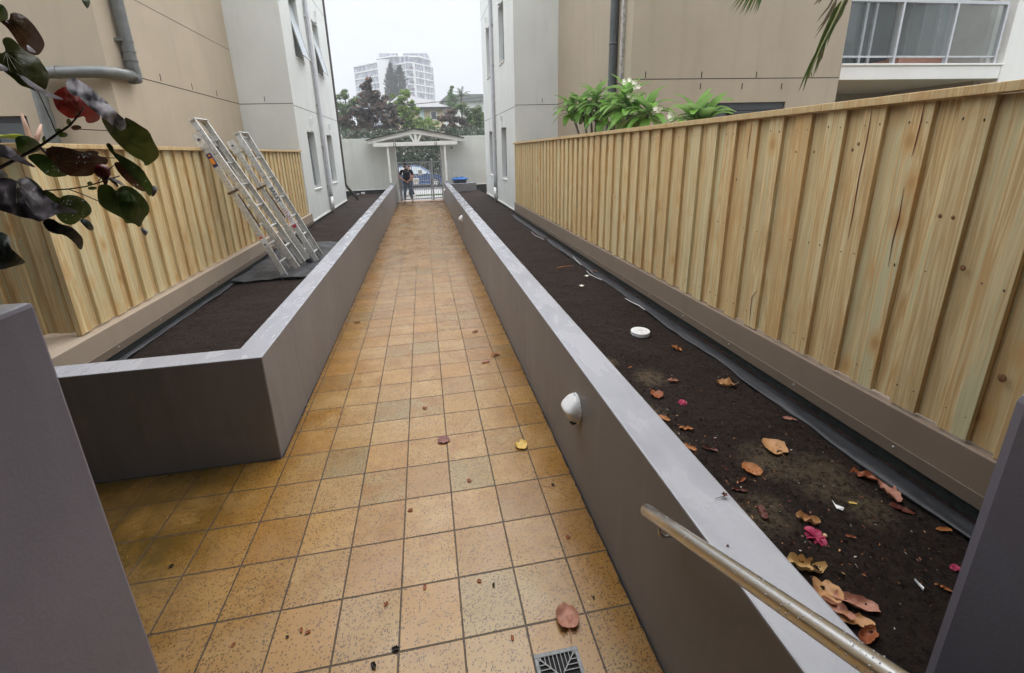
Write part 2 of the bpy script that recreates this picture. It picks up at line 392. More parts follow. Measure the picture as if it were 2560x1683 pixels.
M['charc'] = simple('charcoal_frame', (.045, .048, .055, 1), .4)
M['wpaint'] = simple('white_painted_timber', lin(240, 240, 236), .5, var=.06, scale=5)
M['wplas'] = simple('white_plastic', lin(226, 227, 227), .3, var=.03)
M['blackp'] = simple('black_plastic', (.012, .013, .016, 1), .4)
M['bluep'] = simple('blue_plastic', (.035, .17, .52, 1), .35, var=.1)
M['bark'] = simple('grey_brown_bark', (.11, .085, .065, 1), .85, var=.35, scale=12, bump=(40, .6, .02))
M['stem'] = simple('dark_red_brown_stem', (.035, .016, .014, 1), .45, var=.3, scale=40)
M['pinkstem'] = simple('pinkish_bare_shoot', (.42, .26, .20, 1), .7, var=.2, scale=30)
M['glassd'] = simple('dark_window_glass', (.045, .055, .06, 1), .06, var=.3, scale=1.5, spec=.9)
M['glassl'] = simple('pale_glass_sky_colour', (.46, .52, .54, 1), .12, var=.12, scale=1.2, spec=.8)  # sky reflection painted into the pale base colour
M['glassm'] = simple('grey_green_window_glass', (.13, .165, .165, 1), .08, var=.3, scale=1.6, spec=.9)
M['pane'] = glass('clear_balustrade_glass', (.86, .89, .89, 1), .06)
M['concrete'] = simple('wet_concrete', (.30, .30, .29, 1), .4, var=.18, scale=2.5, bump=(60, .2, .004))
M['asphalt'] = simple('wet_asphalt', (.10, .10, .10, 1), .35, var=.25, scale=3, bump=(80, .3, .006))
M['grass'] = simple('short_grass', (.075, .16, .03, 1), .9, var=.4, scale=20, bump=(90, 1, .02))
M['earth'] = simple('suburban_ground', (.09, .10, .07, 1), .9, var=.3, scale=.6)

# ------------------------------------------------------------------ ground, path, street
def struct(o): o['kind'] = 'structure'; return o
mb = MB(); mb.add([(-1500, -1500, -.30), (1500, -1500, -.30), (1500, 1500, -.30), (-1500, 1500, -.30)], [(0, 1, 2, 3)])
struct(mb.build('ground', M['earth'], origin=(0, 0, 0)))
mb = MB(); mb.box(-9, 9, -3.2, 20.1, -.28, 0.0)
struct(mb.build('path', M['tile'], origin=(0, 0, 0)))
mb = MB(); mb.box(-40, 40, 20.42, 26.3, -.28, -.004); struct(mb.build('footpath', M['concrete'], origin=(0, 0, 0)))
mb = MB(); mb.box(-40, 40, 26.32, 26.47, -.27, 0.0); struct(mb.build('kerb', M['concrete'], origin=(0, 0, 0)))
mb = MB(); mb.box(-60, 60, 26.48, 35, -.29, -.12); struct(mb.build('road', M['asphalt'], origin=(0, 0, 0)))
rnd = random.Random(5)
mb = MB()
for k in range(2600):
    x, y = rnd.uniform(-1.0, 4), rnd.gauss(22.95, .12); h = rnd.uniform(.02, .07); a = rnd.uniform(0, 6.28); dx, dy = math.cos(a) * .012, math.sin(a) * .012
    mb.add([(x - dx, y - dy, -.006), (x + dx, y + dy, -.006), (x + rnd.uniform(-.03, .03), y + rnd.uniform(-.03, .03), h)], [(0, 1, 2)])
o = mb.build('grass', M['grass'], origin=(0, 0, 0), fix=False); o['kind'] = 'stuff'; tag(o, 'thin strip of green grass along the concrete beyond the gate', 'grass')

# planting beds: soil
def soilh(x, y, seed): return .48 + noise.fractal(Vector((x * 2.2 + seed, y * 2.2, 0)), .9, 2.1, 5) * .026 + noise.noise(Vector((x * 28, y * 28, seed))) * .010 + noise.noise(Vector((x * .9, y * .7, seed + 4))) * .02
def soil(name, x0, x1, y0, y1, z, seed):
    ny = int((y1 - y0) / .05); rows = []; vs = []; nx = 44
    yy = []; y = y0
    while y < y1: yy.append(y); y += .022 + max(0, y - 3) * .006
    yy.append(y1)
    for y in yy:
        for i in range(nx + 1):
            x = x0 + (x1 - x0) * i / nx
            h = noise.fractal(Vector((x * 2.2 + seed, y * 2.2, 0)), .9, 2.1, 5) * .026 + noise.noise(Vector((x * 28, y * 28, seed))) * .010 + noise.noise(Vector((x * .9, y * .7, seed + 4))) * .02
            vs.append((x, y, z + h))
    fs = [(j * (nx + 1) + i, j * (nx + 1) + i + 1, (j + 1) * (nx + 1) + i + 1, (j + 1) * (nx + 1) + i) for j in range(len(yy) - 1) for i in range(nx)]
    mb = MB().add(vs, fs); o = mb.build(name, M['soil'], origin=(0, 0, 0), smooth=True, fix=False); return struct(o)
soil('soil', 1.06, 2.46, -1.2, 20.12, .48, 1)
soil('soil', -3.2, -1.40, 3.1, 20.12, .48, 7)

# ------------------------------------------------------------------ planter walls, piers
def bevelled(mb, name, mat, label, cat, bw=.008, parent=None):
    o = mb.build(name, mat, parent, bevel=bw); 
    if label: tag(o, label, cat)
    return o
mb = MB()
mb.prism([(-4.4, 2.965), (-1.225, 2.965), (-1.238, 19.85), (-1.44, 19.85), (-1.44, 3.155), (-4.4, 3.155)], 2, -.02, .848)
for q in mb.v:
    if q.z > .5: q.z = .848 + max(0, q.y - 3) * .0028
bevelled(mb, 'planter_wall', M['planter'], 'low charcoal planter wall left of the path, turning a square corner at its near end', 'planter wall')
mb = MB(); mb.box(.87, 1.085, -2.6, 19.85, -.02, .885)
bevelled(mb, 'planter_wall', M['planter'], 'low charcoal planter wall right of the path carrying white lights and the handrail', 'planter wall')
mb = MB(); mb.box(-1.25, -.917, -3.1, 1.1, -.02, 1.903)
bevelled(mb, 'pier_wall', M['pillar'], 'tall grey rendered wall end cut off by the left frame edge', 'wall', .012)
mb = MB(); mb.box(1.42, 1.75, -3.1, .72, .3, 1.587)
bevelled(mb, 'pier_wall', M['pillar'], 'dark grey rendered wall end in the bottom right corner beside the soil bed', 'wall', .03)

# unseen building added behind the camera to shade faces turned to us
eb = empty('added_shade_building', (0, -3.2, 0), 'unseen dark building added behind the viewpoint to shade the near faces', 'building')
mb = MB(); mb.box(-9.5, 9.5, -3.6, -3.2, -.02, 13); mb.build('wall', simple('dark_render', (.05, .048, .046, 1), .8), eb)
mb = MB(); mb.prism([(-5, -3.2), (3.6, -3.2), (3.6, 1.15), (-1.1, 1.15), (-1.1, 2.85), (-5, 2.85)], 2, 3.42, 3.7); mb.box(-5.2, -5.0, -3.2, 3.7, -.02, 3.7); mb.build('added_shade_roof', simple('shade_roof_dark', (.06, .058, .056, 1), .8), eb)  # roof and side wall added out of view, shaped to darken the near left

for (x0, x1, y0, y1) in ((.858, .8695, 0.9, 19.8), (-1.224, -1.212, 2.97, 19.8), (-4.3, -1.225, 2.952, 2.964)):
    mb = MB(); r_ = random.Random(int(x0 * 100)); ln = max(y1 - y0, x1 - x0); n = int(ln / .04); P_ = []
    for k in range(n + 1):
        a = k / n; P_.append((x0 + r_.uniform(-.004, .004), y0 + (y1 - y0) * a) if y1 - y0 > 1 else (x0 + (x1 - x0) * a, y0 + r_.uniform(-.004, .004)))
    for k in range(n, -1, -1):
        a = k / n; P_.append((x1, y0 + (y1 - y0) * a) if y1 - y0 > 1 else (x0 + (x1 - x0) * a, y1))
    m_ = len(P_) // 2; mb.add([(p[0], p[1], .003) for p in P_], [(k, k + 1, len(P_) - 2 - k, len(P_) - 1 - k) for k in range(m_ - 1)])
    o = mb.build('grime', M['dark'], fix=False); o['kind'] = 'stuff'; tag(o, 'dark line of grit in the joint between tiles and ' + ('right planter wall' if x0 > 0 else 'left planter wall' if y1 > 10 else 'front face of the left planter'), 'grit')
# bulkhead wall lights on the right planter wall
def lamp_dome():
    vs = []; nu, nv = 15, 18
    for j in range(nv + 1):
        z = -.098 + .196 * j / nv; q = min(1, abs(z) / .0985)
        w_ = .083 * (1 - q ** 2.4) ** .5 + .0005
        p = .088 * ((.1 - z) / .085) ** .75 if z > .015 else .088 * ((z + .1) / .115) ** .62
        for i in range(nu):
            a = math.pi * i / (nu - 1); c, s_ = math.cos(a), math.sin(a)
            vs.append((-p * s_ ** .55, math.copysign(abs(c) ** .8, c) * w_, z))
    fs = [(j * nu + i, j * nu + i + 1, (j + 1) * nu + i + 1, (j + 1) * nu + i) for j in range(nv) for i in range(nu - 1)]
    return vs, fs
LG = 'white bulkhead lights along the right planter wall'
lt = empty('wall_light', (.868, 2.30, .572), 'large white bulkhead light nearest the viewer on the right planter wall', 'light', LG)
vs, fs = lamp_dome(); P0 = WLOC[lt.name]
mb = MB().add([P0 + Vector(q) + Vector((-.012, 0, 0)) for q in vs], fs); dome = mb.build('dome', M['wplas'], lt, smooth=True)
mb = MB(); pts = [(P0.y + math.cos(k / 20 * 6.2832) * .088, P0.z + math.sin(k / 20 * 6.2832) * .104) for k in range(20)]
mb.prism(pts, 0, P0.x - .013, P0.x + .003); mb.build('back_plate', M['wplas'], lt, bevel=.003)
mb = MB(); mb.box(P0.x - .062, P0.x - .03, P0.y - .077, P0.y - .045, P0.z - .062, P0.z - .055, rot=Matrix.Rotation(.3, 3, 'Z')); mb.build('slot', M['dark'], lt)
for yy, lab in ((10.5, 'second white bulkhead light, half way down the right planter wall'), (18.7, 'small white bulkhead light farthest away beside the gate on the right planter wall')):
    c = copy_tree(lt); c.location = (.868, yy, .572); c['label'] = lab; WLOC[c.name] = Vector(c.location)

# handrail
hr = empty('handrail', (.775, 1.258, .72), 'round brushed steel handrail wet with rain at the lower right', 'handrail')
A, B = Vector((.775, 1.262, .802)), Vector((.775, .437, 1.247)); dr = (B - A).normalized()
mb = MB(); mb.tube([A, A + dr * .004, A + dr * 2.6], [.0225, .0245, .0245], 28); mb.build('rail', M['steel'], hr, smooth=True)
mb = MB(); c0 = A + dr * .115
mb.tube([c0 + Vector((0, 0, -.02)), c0 + Vector((0, 0, -.062)), c0 + Vector((.012, 0, -.078)), c0 + Vector((.03, 0, -.084)), c0 + Vector((.093, 0, -.084))], .0062, 10)
bk = mb.build('bracket', M['steel'], hr, smooth=True)
mb = MB(); mb.prism([(c0.y + math.cos(k / 16 * 6.2832) * .026, c0.z - .084 + math.sin(k / 16 * 6.2832) * .026) for k in range(16)], 0, .863, .8715); mb.build('plate', M['steel'], bk)
rr = random.Random(9); mb = MB()
side = dr.cross(Vector((1, 0, 0))).normalized()
for k in range(420):
    t = rr.uniform(.01, 1.15); a = rr.uniform(-1.9, 2.3)
    n_ = Vector((1, 0, 0)) * math.sin(a) * 1. + (side if side.z > 0 else -side) * math.cos(a)
    r = rr.uniform(.0007, .0019)
    mb.ell(A + dr * t + n_ * .0243, (r * 1.2, r * 1.2, r), 6, 4)
mb.build('water_drops', simple('water', (.55, .56, .58, 1), .05, var=.05, spec=1), hr, smooth=True)['kind'] = 'stuff'

# ------------------------------------------------------------------ retaining walls below the fences
def retaining(sgn, face, y0, y1, mat, label, ybuild):
    top, bot = .802, .566
    x1 = face + sgn * .22
    rt = empty('retaining_wall', (face, (y0 + y1) / 2, .4), label, 'retaining wall')
    mb = MB(); mb.box(min(face, x1), max(face, x1), y0, y1, bot, top); mb.build('rendered_beam', mat, rt, bevel=.006)
    mb = MB(); mb.box(min(face + sgn * .012, x1), max(face + sgn * .012, x1), y0 + .01, y1, .3, bot - .001); mb.build('membrane', M['membrane'], rt)
    mb = MB(); mb.box(min(face - sgn * .007, face), max(face - sgn * .007, face), y0, y1, bot - .02, .617); fl = mb.build('flashing', M['flash'], rt, bevel=.001)
    mb = MB(); y = y0 + .24
    while y < y1:
        mb.ell((face - sgn * .009, y, .592), (.004, .0065, .0065), 8, 5); y += .645
    mb.build('screws', M['aluw'], fl, smooth=True)
    return rt
retaining(1, 2.40, -.6, 11.45, M['taupe'], 'long taupe rendered retaining wall under the right timber fence', 11.5)
retaining(-1, -2.86, 3.17, 11.38, M['taupeL'], 'taupe rendered retaining wall under the left timber fence', 11.4)

# ------------------------------------------------------------------ timber fences
def boards(mb_, axis, face, sgn, a0, a1, zb, zt, seed, pitch=.2222, phase=2.879):
    r_ = random.Random(seed)
    k0 = math.floor((a0 - phase) / pitch) - 1; k1 = math.ceil((a1 - phase) / pitch) + 1
    for k in range(k0, k1):
        s0 = phase + k * pitch + r_.uniform(-.004, .004)
        for (lo, hi, d0, d1) in ((s0, s0 + .118, 0, .026), (s0 + .106, s0 + pitch + .012, .0275, .044)):
            lo_, hi_ = max(lo, a0), min(hi, a1)
            if hi_ - lo_ < .01: continue
            z0 = zb + r_.uniform(-.006, .008); t_ = r_.uniform(-.0015, .0015)
            f0, f1 = sorted((face + sgn * d0, face + sgn * d1))
            zt_ = zt(lo_) if callable(zt) else zt
            if axis == 1: mb_.box(f0 + t_, f1 + t_, lo_, hi_, z0, zt_)
            else: mb_.box(lo_, hi_, f0 + t_, f1 + t_, z0, zt_)
fR = empty('timber_fence', (2.44, 5.5, .81), 'tall new pine board fence with sloping capping on the right of the path', 'fence')
ztR = lambda y: 2.372 - y * .0037
mb = MB(); boards(mb, 1, 2.42, 1, -.4, 11.42, .812, ztR, 3); mb.build('palings', M['wood'], fR, bevel=.002)
mb = MB()
for a, b in ((-.4, 2.35), (2.352, 5.9), (5.902, 8.9), (8.902, 11.44)):
    za, zb_ = 2.418 - a * .0037, 2.418 - b * .0037
    mb.add([(2.388, a, za - .042), (2.50, a, za - .042), (2.50, a, za), (2.388, a, za), (2.388, b, zb_ - .042), (2.50, b, zb_ - .042), (2.50, b, zb_), (2.388, b, zb_)],
           [(0, 1, 2, 3), (7, 6, 5, 4), (0, 4, 5, 1), (1, 5, 6, 2), (2, 6, 7, 3), (3, 7, 4, 0)])
mb.build('capping_rail', M['cap'], fR, bevel=.003)
RES = simple('red_resin', (.22, .07, .04, 1), .5)
for pts in ([(2314, 243), (2303, 300), (2290, 352), (2279, 393)], [(2183, 257), (2167, 350), (2148, 440), (2133, 530), (2120, 596)], [(2260, 469), (2248, 540), (2232, 600), (2220, 668)], [(1893, 726), (1880, 742), (1876, 775), (1872, 815)], [(1862, 625), (1866, 660)], [(1880, 235 + 68), (1872, 360), (1868, 398)]):
    P = [on(0, 2.4185, *q) for q in pts]
    mb = MB(); mb.tube(P, [.0008] + [.0024] * (len(P) - 2) + [.0008], 5); mb.build('resin_streak', RES, fR)
KNO = simple('pine_knot', (.22, .11, .045, 1), .5, var=.4, scale=90)
for (u, v, r_) in ((2505, 945, .016), (2407, 670, .012), (2350, 540, .009), (2382, 544, .008), (1990, 340 + 40, .007), (2146, 360, .008), (2131, 375, .008), (1841, 449, .008), (2035, 380, .007)):
    p = on(0, 2.4195, u, v)
    mb = MB(); mb.ell(p, (.002, r_, r_ * 1.25), 12, 6); mb.build('knot', KNO, fR, smooth=True)

mb = MB(); r_ = random.Random(12); y = .6
while y < 9:
    y0_ = 2.879 + round((y - 2.879) / .2222) * .2222
    for z in (2.27, 1.56, .93):
        for dy in (.022, .10):
            if r_.random() < .8: mb.tube([(2.4205, y0_ + dy, z + r_.uniform(-.012, .012)), (2.4185, y0_ + dy, z)], .0032, 6)
    y += .2222
mb.build('nail_heads', simple('dull_nail', (.10, .085, .06, 1), .5), fR)['kind'] = 'stuff'
fL = empty('timber_fence', (-2.95, 7.5, .80), 'new pine board fence behind the two ladders, turning away at its near end', 'fence')
ztL = lambda y: 2.328 - (y - 3.8) * .003
mb = MB(); boards(mb, 1, -2.93, -1, 3.842, 11.36, .818, ztL, 4, phase=4.050); mb.build('palings', M['wood'], fL, bevel=.002)
mb = MB(); boards(mb, 0, 3.846, 1, -8, -2.975, .83, 2.325, 8, pitch=.215, phase=-2.98 - .13); mb.build('return_palings', M['wood'], fL, bevel=.002)
mb = MB()
mb.add([(-2.89, 3.80, 2.331), (-3.01, 3.80, 2.331), (-3.01, 3.80, 2.371), (-2.89, 3.80, 2.371), (-2.89, 11.38, 2.308), (-3.01, 11.38, 2.308), (-3.01, 11.38, 2.348), (-2.89, 11.38, 2.348)],
       [(0, 1, 2, 3), (7, 6, 5, 4), (0, 4, 5, 1), (1, 5, 6, 2), (2, 6, 7, 3), (3, 7, 4, 0)])
mb.box(-8, -3.013, 3.80, 3.92, 2.331, 2.371)
mb.build('capping_rail', M['cap'], fL, bevel=.003)
mb = MB(); mb.box(-2.975, -2.932, 3.826, 3.845, .812, 2.329); mb.build('corner_batten', M['cap'], fL, bevel=.002)
# concrete base under the return of the left fence
mb = MB(); mb.box(-8, -3.085, 3.30, 3.98, -.02, .80); tag(mb.build('fence_plinth', M['taupeL'], bevel=.01), 'pale rendered plinth under the near return of the left fence', 'plinth')

# ------------------------------------------------------------------ geotextile
def ribbon(name, xa, xb, za, zb_, y0, y1, label, seed, wid=.03):
    vs = []; n = int((y1 - y0) / .05); nx = 7
    for j in range(n + 1):
        y = y0 + (y1 - y0) * j / n
        w0 = noise.noise(Vector((y * 1.6, seed, 0))) * wid + noise.noise(Vector((y * 7, seed, 3))) * wid * .35
        for i in range(nx):
            t = i / (nx - 1)
            vs.append((xa + w0 * (1 - t) + (xb - xa) * t, y, za + (zb_ - za) * t ** 1.5 + math.sin(t * 3.1416) * .008 + noise.noise(Vector((y * 3, t * 3, seed))) * .013 * math.sin(3.1416 * min(1, t + .15))))
    fs = [(j * nx + i, j * nx + i + 1, (j + 1) * nx + i + 1, (j + 1) * nx + i) for j in range(n) for i in range(nx - 1)]
    o = MB().add(vs, fs).build(name, M['geo'], smooth=True, fix=False)
    md = o.modifiers.new('t', 'SOLIDIFY'); md.thickness = .004; return tag(o, label, 'weed mat')
ribbon('geotextile_strip', 2.235, 2.362, .497, .490, .2, 11.3, 'grey geotextile strip along the soil edge under the right fence', 2, .04)
ribbon('geotextile_strip', -2.765, -2.850, .495, .488, 3.2, 6.6, 'grey geotextile strip along the soil edge under the left fence', 5, .02)
vs = []; nx, ny = 46, 60
for j in range(ny + 1):
    for i in range(nx + 1):
        x = -2.83 + 1.38 * i / nx; ya = 6.33 + noise.noise(Vector((x * 3, 1, 0))) * .14 + max(0, (-2.25 - x)) * -.15
        y = ya + 2.5 * j / ny
        z = .508 + noise.fractal(Vector((x * 3, y * 2, 5)), .8, 2, 3) * .028 + abs(noise.noise(Vector((x * 1.3 + y * 2.4, y, 9)))) * .05
        vs.append((x, y, z))
o = MB().add(vs, [(j * (nx + 1) + i, j * (nx + 1) + i + 1, (j + 1) * (nx + 1) + i + 1, (j + 1) * (nx + 1) + i) for j in range(ny) for i in range(nx)]).build('geotextile_sheet', M['geo'], smooth=True, fix=False)
md = o.modifiers.new('t', 'SOLIDIFY'); md.thickness = .004
tag(o, 'crumpled grey geotextile sheet spread under the feet of the ladders', 'weed mat')
for pts, lab in (([(1563, 746), (1580, 756), (1597, 764), (1612, 775)], 'white cord on the soil beside the geotextile, nearer piece'), ([(1467, 677), (1473, 685), (1488, 693), (1505, 700)], 'white cord on the soil beside the geotextile by the salmon leaf'),
                 ([(1328, 579), (1336, 588), (1350, 594), (1360, 599)], 'thin white cord farthest along the right soil edge'), ([(1433, 641), (1440, 650), (1453, 663)], 'short white cord on soil in the middle of the right bed')):
    mb = MB(); mb.tube([on(2, .505, *q) for q in pts], .004, 6); tag(mb.build('cord', M['wplas'], smooth=True), lab, 'cord', 'white cords on the right soil bed')

# ------------------------------------------------------------------ apartment buildings either side
def facade(mb, plane, a0, a1, z0, z1, ops, depth, inward, axis=0):
    """wall sheet on axis=plane between a0..a1 with openings (a,b,c,d) and reveals running inward"""
    A = sorted({a0, a1, *[o[0] for o in ops], *[o[1] for o in ops]}); Z = sorted({z0, z1, *[o[2] for o in ops], *[o[3] for o in ops]})
    P = (lambda a, z, d=0: (plane + d * inward, a, z)) if axis == 0 else (lambda a, z, d=0: (a, plane + d * inward, z))
    for i in range(len(A) - 1):
        for j in range(len(Z) - 1):
            ca, cz = (A[i] + A[i + 1]) / 2, (Z[j] + Z[j + 1]) / 2
            if any(o[0] < ca < o[1] and o[2] < cz < o[3] for o in ops): continue
            mb.add([P(A[i], Z[j]), P(A[i + 1], Z[j]), P(A[i + 1], Z[j + 1]), P(A[i], Z[j + 1])], [(0, 1, 2, 3)])
    for a, b, c, d in ops:
        for (p, q) in (((a, c), (b, c)), ((b, c), (b, d)), ((b, d), (a, d)), ((a, d), (a, c))):
            mb.add([P(*p), P(*q), P(*q, depth), P(*p, depth)], [(0, 1, 2, 3)])
def awning(par, face, sgn, y0, y1, z0, z1, ang, gmat, dark=True):
    """awning window in an x-facing wall; sgn = outward direction"""
    d = face - sgn * .165
    mb = MB(); x0, x1 = sorted((d, d - sgn * .05)); t = .045
    mb.box(x0, x1, y0 + .001, y1 - .001, z0 + .001, z0 + t); mb.box(x0, x1, y0 + .001, y1 - .001, z1 - t, z1 - .001)
    mb.box(x0, x1, y0 + .001, y0 + t, z0 + t, z1 - t); mb.box(x0, x1, y1 - t, y1 - .001, z0 + t, z1 - t)
    fr = mb.build('window', M['aluw'], par)
    mb = MB(); x0, x1 = sorted((d - sgn * .30, d - sgn * .31)); mb.box(x0, x1, y0 - .05, y1 + .05, z0 - .05, z1 + .05); mb.build('interior_blind', M['glassd'], fr)
    piv = Vector((d + sgn * .005, 0, z1 - t)); R_ = Matrix.Rotation(sgn * -ang, 3, 'Y')
    mb = MB(); a0, a1 = sorted((d + sgn * .004, d + sgn * .030)); b0, b1 = y0 + .04, y1 - .04; c0, c1 = z0 + t + .005, z1 - t
    for bx in ((a0, a1, b0, b1, c0, c0 + .04), (a0, a1, b0, b1, c1 - .04, c1), (a0, a1, b0, b0 + .04, c0 + .04, c1 - .04), (a0, a1, b1 - .04, b1, c0 + .04, c1 - .04)):
        mb.box(*bx, rot=R_, piv=piv)
    mb.build('sash', M['aluw'], fr)
    mb = MB(); mb.box(*sorted((d + sgn * .014, d + sgn * .020)), b0 + .04, b1 - .04, c0 + .04, c1 - .04, rot=R_, piv=piv); mb.build('pane', gmat, fr)
    mb = MB(); s_ = face + sgn * .002
    mb.box(*sorted((face - sgn * .16, face + sgn * .03)), y0 + .002, y1 - .002, z0 + .001, z0 + .03); mb.build('sill', M['pure'], fr, bevel=.004)
    mb = MB(); yh = (y0 + y1) / 2 + .1; xx = face + sgn * .028
    mb.tube([(face - sgn * .04, yh, z1 + .05), (xx, yh, z1 + .05), (xx, yh, z1 + .34), (xx, yh + .03, z1 + .37), (xx, yh + .10, z1 + .37), (xx, yh + .13, z1 + .34), (xx, yh + .13, z1 + .20)], .012, 8)
    mb.box(*sorted((face + sgn * .001, face + sgn * .05)), yh - .06, yh + .14, z1 + .02, z1 + .045)
    mb.build('overflow_pipe', M['wplas'], fr, smooth=False)
def joint(mb, ax, plane, a0, a1, z, out, t=.012):
    """dark sealant joint, proud of the wall by 2 mm"""
    p0, p1 = sorted((plane - out * .004, plane + out * .002))
    if ax == 0: mb.box(p0, p1, a0, a1, z - t / 2, z + t / 2)
    else: mb.box(a0, a1, p0, p1, z - t / 2, z + t / 2)
def tick(mb, ax, plane, a, z, out, h=.11, t=.013):
    p0, p1 = sorted((plane - out * .004, plane + out * .004))
    if ax == 0: mb.box(p0, p1, a - t / 2, a + t / 2, z - h / 2, z + h / 2)
    else: mb.box(a - t / 2, a + t / 2, p0, p1, z - h / 2, z + h / 2)
def downpipes(par, face, sgn, y, zt, bigm):
    mb = MB(); x = face + sgn * .06
    mb.tube([(x, y + .06, .98), (x, y + .06, zt)], .052, 12); mb.build('downpipe', bigm, par, smooth=True)
    mb = MB(); mb.tube([(x, y + .06, .42), (x, y + .06, .98)], .058, 12); mb.build('downpipe_shoe', M['alu'], par, smooth=True)
    mb = MB(); mb.tube([(face + sgn * .02, y - .07, .55), (face + sgn * .02, y - .07, zt)], .011, 8)
    z = 1.3
    while z < zt: mb.box(*sorted((face, face + sgn * .06)), y - .10, y - .04, z, z + .035); z += 1.15
    mb.build('conduit', simple('weathered_conduit', (.42, .40, .38, 1), .5, var=.2, scale=9), par, smooth=False)

ZT = 9.6
def wing(sgn, face, wins, yend, label, xtan, ycorner, zj, dpy):
    b = empty('apartment_building', (face + sgn * 3, 12, 0), label, 'building')
    mb = MB()
    ops = [(y0, y1, z0, z1) for (y0, y1) in wins for (z0, z1) in ((1.31, 2.83), (4.58, 6.1), (7.6, 9.1))]
    facade(mb, face, 11.4, yend, .545, ZT, ops, .20, sgn)                       # long face towards the path
    mb.add([(face, 11.4, .545), (xtan, 11.4, .545), (xtan, 11.4, ZT), (face, 11.4, ZT)], [(0, 1, 2, 3)])
    mb.add([(face, yend, .545), (xtan + sgn * 4, yend, .545), (xtan + sgn * 4, yend, ZT), (face, yend, ZT)], [(0, 1, 2, 3)])
    mb.add([(face, 11.4, ZT), (face, yend, ZT), (xtan + sgn * 4, yend, ZT), (xtan + sgn * 4, 11.4, ZT)], [(0, 1, 2, 3)])
    mb.build('pale_wall', M['white'], b, fix=False)
    mb = MB(); mb.box(*sorted((face - sgn * -.03, xtan)), 11.43, yend - .03, .2, .545 - .001); mb.build('plinth', M['membrane'], b)
    mb = MB(); mb.box(*sorted((face - sgn * .018, face + sgn * .02)), 11.385, yend + .015, .535, .575); mb.build('drip_bead', M['pure'], b, bevel=.003)
    for (y0, y1) in wins:
        awning(b, face, -sgn, y0, y1, 1.31, 2.83, math.radians(1.5), M['glassm'])
        awning(b, face, -sgn, y0, y1, 4.58, 6.10, math.radians(12.5 if sgn < 0 else 1.5), M['glassl' if sgn < 0 else 'glassm'])
        awning(b, face, -sgn, y0, y1, 7.6, 9.1, math.radians(2), M['glassm'])
    downpipes(b, face, -sgn, dpy, ZT, M['pvcl'])
    return b
# left building
bl = wing(-1, -2.93, ((12.3, 13.1), (14.68, 15.48)), 16.85, 'tan and pale grey rendered apartment block left of the path', -4.12, 7.05, 3.42, 13.85)
mb = MB()
mb.add([(-4.12, 7.05, .3), (-4.12, 11.40, .3), (-4.12, 11.40, ZT), (-4.12, 7.05, ZT)], [(0, 1, 2, 3)])
mb.add([(-4.12, 7.05, ZT), (-4.12, 11.4, ZT), (-12, 11.4, ZT), (-12, 7.05, ZT)], [(0, 1, 2, 3)])
facade(mb, 7.05, -12, -4.12, .3, ZT, [(-6.3, -5.245, 1.4, 2.856)], .14, 1, axis=1)
mb.build('tan_wall', M['pinktan'], bl, fix=False)
mb = MB(); joint(mb, 0, -4.12, 7.05, 11.4, 3.43, 1); joint(mb, 0, -4.12, 7.05, 11.4, 4.57, 1, .007); joint(mb, 1, 11.4, -4.118, -2.93, 3.425, -1); joint(mb, 0, -2.93, 11.4, 16.85, 3.385, 1); joint(mb, 1, 7.05, -12, -4.12, 3.43, -1)
for y in (8.3, 9.3, 10.3): tick(mb, 0, -4.12, y, 3.52, 1)
tick(mb, 1, 11.4, -3.55, 3.53, -1); joint(mb, 0, -2.93, 11.4, 16.85, 6.75, 1)
mb.build('expansion_joint', M['dark'], bl)
wf = MB(); wf.box(-6.3, -5.246, 7.12, 7.16, 1.41, 1.46); wf.box(-6.3, -5.246, 7.12, 7.16, 2.78, 2.855); wf.box(-5.31, -5.246, 7.121, 7.161, 1.46, 2.78); wf.box(-5.80, -5.76, 7.122, 7.162, 1.46, 2.78)
wfo = wf.build('window', M['charc'], bl); mb = MB(); mb.box(-6.3, -5.25, 7.165, 7.18, 1.4, 2.85); mb.build('pane', M['glassd'], wfo)
mb = MB()
yp = 6.93; zc = 3.37
mb.tube([(-4.93, yp, 2.0), (-4.925, yp, 3.19), (-4.915, yp, 3.29), (-4.86, yp, 3.35), (-4.78, yp, 3.372), (-4.30, yp, 3.376), (-4.15, yp + .03, 3.38), (-4.06, yp + .14, 3.385), (-4.03, yp + .30, 3.39), (-4.03, yp + .44, 3.40)], .075, 18)
mb.build('stormwater_pipe', M['pvc'], bl, smooth=True)
mb = MB(); mb.tube([(-4.03, yp + .44, 3.36), (-4.03, yp + .52, 3.37), (-4.03, yp + .535, 3.44), (-4.03, yp + .52, 3.56), (-4.03, yp + .52, ZT)], [.078, .084, .084, .078, .074], 18)
mb.build('riser_pipe', M['pvc'], bl, smooth=True)
mb = MB()
for z in (3.60, 3.72): mb = MB(); mb.tube([(-4.03, yp + .52, z), (-4.03, yp + .52, z + .02)], .086, 18); mb.build('pipe_collar', M['pvc'], bl)
mb = MB(); mb.box(-4.12, -4.03, yp + .40, yp + .46, 3.85, 3.88); mb.tube([(-4.03, yp + .52, 3.852), (-4.03, yp + .52, 3.877)], .081, 16); mb.build('pipe_clip', M['pvc'], bl)
mb = MB(); mb.tube([(-4.66, yp, 3.374), (-4.63, yp, 3.374)], .082, 18); mb.build('pipe_collar', M['pvc'], bl)
# dark corner downpipe at the far end of the left building
mb = MB(); mb.tube([(-2.92, 16.93, ZT), (-2.92, 16.93, 1.12), (-2.87, 17.0, 1.0), (-2.64, 17.35, .60), (-2.62, 17.4, .50)], .048, 10); mb.build('corner_downpipe', M['darkbrown'], bl, smooth=True)
